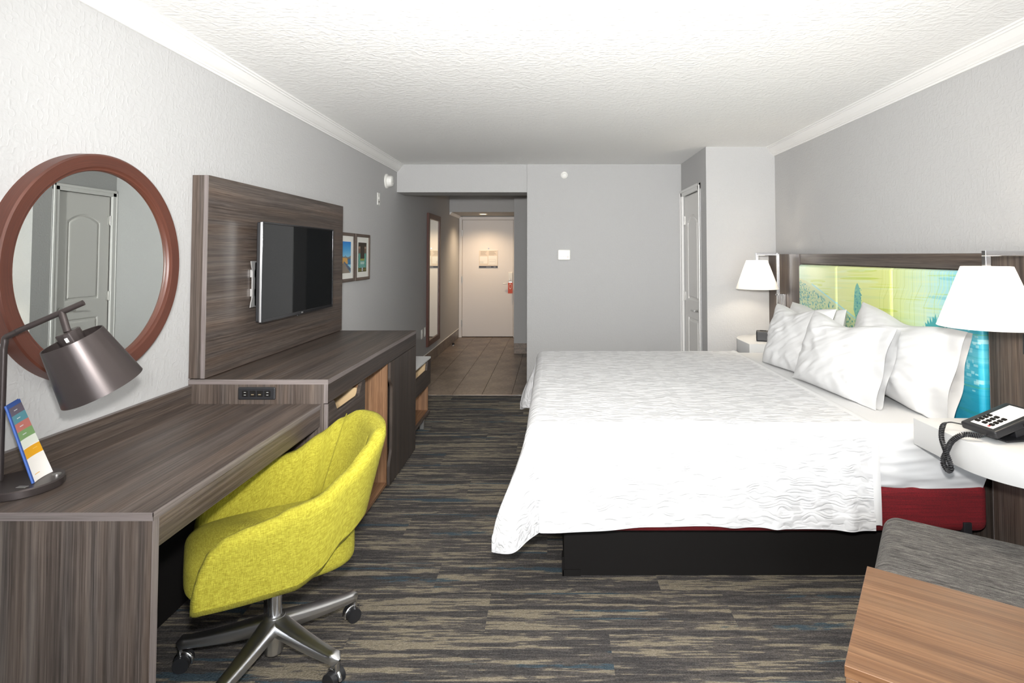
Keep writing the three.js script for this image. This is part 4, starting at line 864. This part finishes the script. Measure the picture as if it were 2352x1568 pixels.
// ---------------------------------------------------------------- nightstands: floating slabs with one round corner
function nightstand(label, dBed, dir) {                          // dir: +1 runs away from the camera, -1 towards it
  const o = thing('nightstand', label, 'nightstand', V(0, 0, 0), 'floating nightstands');
  const s = new THREE.Shape(), W = 0.565, x0 = 1.562, x1 = HX - 0.002, r = 0.30;
  s.moveTo(x0, 0); s.lineTo(x1, 0); s.lineTo(x1, W); s.lineTo(x0 + r, W);
  for (let i = 1; i <= 20; i++) { const a = i / 20 * Math.PI / 2; s.lineTo(x0 + r - r * Math.sin(a), W - r + r * Math.cos(a)); }
  s.lineTo(x0, 0);
  const g = new THREE.ExtrudeGeometry(s, { depth: 0.106, bevelEnabled: true, bevelSize: 0.002, bevelThickness: 0.002, bevelOffset: -0.002, bevelSegments: 2, curveSegments: 20 });
  g.rotateX(dir > 0 ? -Math.PI / 2 : Math.PI / 2);                // shape y runs along depth; dir -1 mirrors
  g.translate(0, dir > 0 ? 0.657 : 0.763, -dBed);
  obj('slab', toCreasedNormals(boxUV(g, 'x'), 0.5), mWhite, o);
  const cleat = lim(HX - 0.03, HX - 0.002, 0.60, 0.656, dBed + dir * 0.08, dBed + dir * 0.5, 0.002); obj('cleat', cleat, mBlackMatte, o);
  return o;
}
nightstand('white floating nightstand with a round corner, carrying the clock', 4.485, 1);
nightstand('white floating nightstand with a round corner, carrying the telephone', 2.465, -1);
// ---------------------------------------------------------------- swing-arm bedside lamps
function bedLamp(label, D) {
  const o = thing('bedside_lamp', label, 'lamp', V(0, 0, D), 'swing arm bedside lamps');
  const px = 1.888, sx = 1.713, q = 0.011;
  obj('post', lim(px - q, px + q, 0.93, 1.485, -q, q, 0.002), mChrome, o);
  obj('arm', [lim(sx - q, px - q, 1.463, 1.485, -q, q, 0.002), lim(sx - q, sx + q, 1.415, 1.463, -q, q, 0.002)], mChrome, o);
  obj('wall_bracket', [lim(px - q, HX - 0.001, 1.13, 1.145, -0.03, 0.03, 0.002), lim(px - q, HX - 0.001, 0.945, 0.96, -0.03, 0.03, 0.002), lim(1.918, HX - 0.001, 0.93, 1.145, -0.035, 0.035, 0.003), lim(px + 0.014, px + 0.026, 0.96, 1.13, -0.026, -0.014, 0.001)], mChrome, o);
  const g = lathe([[0.170, 0], [0.085, 0.236], [0.0835, 0.236], [0.1685, 0.001], [0.170, 0]], 64).translate(sx, 1.186, 0);
  const s = obj('shade', g, phys({ color: lin(0.90, 0.89, 0.87), roughness: 1, transmission: 0.45, thickness: 0, side: THREE.DoubleSide }), o);
  obj('spider', [lathe([[0.014, 0.002], [0.014, -0.002], [0.0, -0.002]], 20).translate(sx, 1.418, 0), rod(new THREE.Vector3(sx - 0.083, 1.416, 0), new THREE.Vector3(sx + 0.083, 1.416, 0), 0.002, 6), rod(new THREE.Vector3(sx, 1.416, -0.083), new THREE.Vector3(sx, 1.416, 0.083), 0.002, 6)], mSatin, s);
  obj('socket', cyl(0.016, 0.016, 0.06, 18).translate(sx, 1.388, 0), mWhite, o);
  obj('bulb', new THREE.SphereGeometry(0.032, 20, 14).translate(sx, 1.326, 0), std({ color: 0xffffff, emissive: lin(1, 0.88, 0.7), emissiveIntensity: 3 }), o);
  const l = new THREE.PointLight(lin(1, 0.88, 0.72), 0.35, 0, 2); l.position.set(sx, 1.326, 0); l.castShadow = true; l.shadow.radius = 1.6; o.add(l);
}
bedLamp('chrome swing arm lamp with white cone shade above the clock', 4.72);
bedLamp('chrome swing arm lamp with white cone shade above the telephone', 2.23);
// ---------------------------------------------------------------- clock and telephone
{
  const o = thing('alarm_clock', 'small black box alarm clock on the far nightstand', 'clock', V(1.735, 0.7655, 4.66));
  o.rotation.y = -0.35;
  obj('housing', box(0.105, 0.082, 0.09, 0.01, 'x', 3).translate(0, 0.041, 0), mBlack, o);
  obj('display', box(0.003, 0.045, 0.07, 0.001).translate(-0.052, 0.042, 0), std({ color: lin(0.03, 0.03, 0.032), roughness: 0.12 }), o);
  obj('top_button', box(0.05, 0.005, 0.02, 0.002).translate(0, 0.083, 0), mBlackMatte, o);
}
{
  const o = thing('telephone', 'black desk telephone with white keypad on the near nightstand', 'telephone', V(1.745, 0.7655, 2.215));
  o.rotation.y = 0.16;
  const L = 0.225, W = 0.15, tilt = 0.30;
  const top = new THREE.Group();
  const tl = (g) => g.rotateZ(tilt).translate(0, 0.062, 0);
  obj('body', tl(box(L, 0.03, W, 0.008, 'x', 3)), mBlack, o);
  obj('stand', [box(0.13, 0.008, 0.12, 0.003).translate(0.01, 0.004, 0.01), box(0.05, 0.05, 0.09, 0.006).rotateZ(tilt).translate(0.035, 0.034, 0)], mBlack, o);
  const t = canvasTex(512, 300, (g, w, h) => {
    g.fillStyle = '#1a1a1c'; g.fillRect(0, 0, w, h); g.fillStyle = '#e9e9e6'; g.fillRect(20, 30, w - 40, h - 60);
    g.fillStyle = '#c6c9d6'; g.fillRect(w * 0.56, 60, w * 0.34, 14); g.fillStyle = '#b9b9bb'; for (let i = 0; i < 6; i++) g.fillRect(w * 0.56, 100 + i * 22, w * 0.30 - (i % 3) * 24, 6);
    g.fillStyle = '#b03636'; g.fillRect(34, 190, 26, 26);
  });
  const face = obj('faceplate', tl(new THREE.PlaneGeometry(L - 0.02, W - 0.03).rotateX(-Math.PI / 2).translate(0, 0.0154, 0.004)), std({ map: t, roughness: 0.4 }), o);
  for (let i = 0; i < 4; i++) for (let j = 0; j < 3; j++) obj('key', tl(box(0.013, 0.006, 0.018, 0.002).translate(-0.072 + i * 0.019, 0.017, -0.032 + j * 0.030)), mBlackMatte, o);
  obj('side_jack', tl(box(0.016, 0.010, 0.003, 0.001).translate(0.02, -0.002, W / 2)), mBlackMatte, o);
}
{
  // coiled handset cord drooping over the nightstand edge
  const pts = [V(1.64, 0.792, 2.285), V(1.60, 0.795, 2.30), V(1.565, 0.785, 2.285), V(1.543, 0.745, 2.262), V(1.540, 0.70, 2.235), V(1.538, 0.650, 2.205), V(1.540, 0.632, 2.225), V(1.538, 0.655, 2.25), V(1.542, 0.70, 2.235), V(1.548, 0.755, 2.205), V(1.57, 0.785, 2.175), V(1.62, 0.785, 2.16), V(1.66, 0.79, 2.165)];
  const c = new THREE.CatmullRomCurve3(pts), N = 1600, turns = 78, out = [];
  const fr = c.computeFrenetFrames(N);
  for (let i = 0; i <= N; i++) { const u = i / N, p = c.getPointAt(u), a = u * turns * Math.PI * 2, r = 0.0078 * sm(0.08, 0.16, u) * sm(0.97, 0.9, u); out.push(p.addScaledVector(fr.normals[i], Math.cos(a) * r).addScaledVector(fr.binormals[i], Math.sin(a) * r)); }
  { const phone = scene.getObjectByName('telephone'); const g = new THREE.TubeGeometry(new THREE.CatmullRomCurve3(out), 2400, 0.0027, 5, false); phone.updateMatrixWorld(true); g.applyMatrix4(phone.matrixWorld.clone().invert()); obj('cord', g, mBlack, phone).userData.label = 'black coiled cord drooping over the nightstand edge'; }
}
// ---------------------------------------------------------------- ottoman and side table in the corner
const U1 = new THREE.Vector3(0.825, 0, 0.565).normalize();       // along the table's long side (right, towards the camera)
const TURN = -Math.atan2(U1.z, U1.x);
{
  const c = V(1.332, 0, 2.265), u2 = new THREE.Vector3(-U1.z, 0, U1.x);          // from the far left corner along U1 and towards the camera
  const Wd = 0.62, Ln = 0.62;
  const ctr = c.clone().addScaledVector(U1, Wd / 2 - 0.02).addScaledVector(u2, Ln / 2 - 0.02);
  const o = thing('ottoman', 'grey woven upholstered ottoman standing beside the bed', 'ottoman', ctr);
  o.rotation.y = TURN;
  obj('cushion', box(Wd, 0.20, Ln, 0.055, 'x', 6).translate(0, 0.35, 0), mGrey, o);
  obj('base', box(Wd - 0.02, 0.17, Ln - 0.02, 0.02, 'x', 3).translate(0, 0.165, 0), mGrey, o);
  for (const a of [-1, 1]) for (const b of [-1, 1]) obj('foot', cyl(0.022, 0.016, 0.08, 16).translate(a * 0.24, 0.04, b * 0.24), mBlack, o);
}
{
  const TY = 0.62, far = V(0.862, 0, 1.573), u2 = new THREE.Vector3(-U1.z, 0, U1.x), Wd = 0.62, Dp = 0.453;
  const ctr = far.clone().addScaledVector(U1, Wd / 2).addScaledVector(u2, Dp / 2);
  const o = thing('side_table', 'light brown wood veneer table pulled over the grey ottoman', 'table', ctr);
  o.rotation.y = TURN;
  obj('tabletop', box(Wd, 0.024, Dp, 0.0015, 'x').translate(0, TY - 0.012, 0), mTable, o);
  for (const a of [-1, 1]) obj('upright', box(0.024, TY - 0.048, 0.06, 0.0015, 'y').translate(a * (Wd / 2 - 0.014), (TY - 0.024) / 2 + 0.012, Dp / 2 - 0.031), mTable, o);
  for (const a of [-1, 1]) obj('runner', box(0.024, 0.024, Dp, 0.0015, 'z').translate(a * (Wd / 2 - 0.014), 0.0125, 0), mTable, o);
  obj('cross_rail', box(Wd - 0.056, 0.05, 0.02, 0.0015, 'x').translate(0, 0.06, Dp / 2 - 0.03), mTable, o);
}
// ---------------------------------------------------------------- the photographer's camera stand with its flash
{
  const o = thing('camera_tripod', 'black camera tripod carrying a flash head above the lens', 'tripod', V(0, 0, -0.14));
  const w = (x, y, z) => new THREE.Vector3(x, y, z);
  for (const a of [90, 210, 330]) { const c = Math.cos(a * Math.PI / 180), s = Math.sin(a * Math.PI / 180); obj('leg', rod(w(c * 0.45, 0.005, s * 0.45 ), w(c * 0.04, 1.25, s * 0.04), 0.014, 12), mBlack, o); }
  obj('column', rod(w(0, 1.2, 0), w(0, 1.40, 0), 0.016, 14), mBlack, o);
  obj('camera_body', box(0.14, 0.11, 0.07, 0.012, 'x', 2).translate(0, CAM_H, 0.02), mBlack, o);
  const h = obj('flash_head', box(0.075, 0.06, 0.08, 0.006, 'x', 2).translate(0.01, 1.655, -0.06), mBlack, o);
  obj('flash_lens', box(0.062, 0.04, 0.004, 0.001).translate(0.01, 1.655, -0.101), std({ color: 0xffffff, emissive: lin(1, 0.97, 0.93), emissiveIntensity: 2 }), h);
  const h2 = obj('bounce_head', box(0.07, 0.06, 0.07, 0.006, 'x', 2).rotateX(0.7).translate(-0.14, 1.56, -0.03), mBlack, o);
  obj('flash_lens', box(0.055, 0.004, 0.05, 0.001).rotateX(0.7 - 0.9).translate(-0.14, 1.598, -0.06), std({ color: 0xffffff, emissive: lin(1, 0.98, 0.96), emissiveIntensity: 2 }), h2);
  obj('flash_bracket', rod(w(0, 1.53, 0.0), w(-0.13, 1.55, -0.02), 0.008, 8), mBlack, o);
  obj('flash_foot', rod(w(0, 1.52, 0.02), w(0.01, 1.63, -0.03), 0.014, 10), mBlack, o);
}
renderer.render(scene, camera);
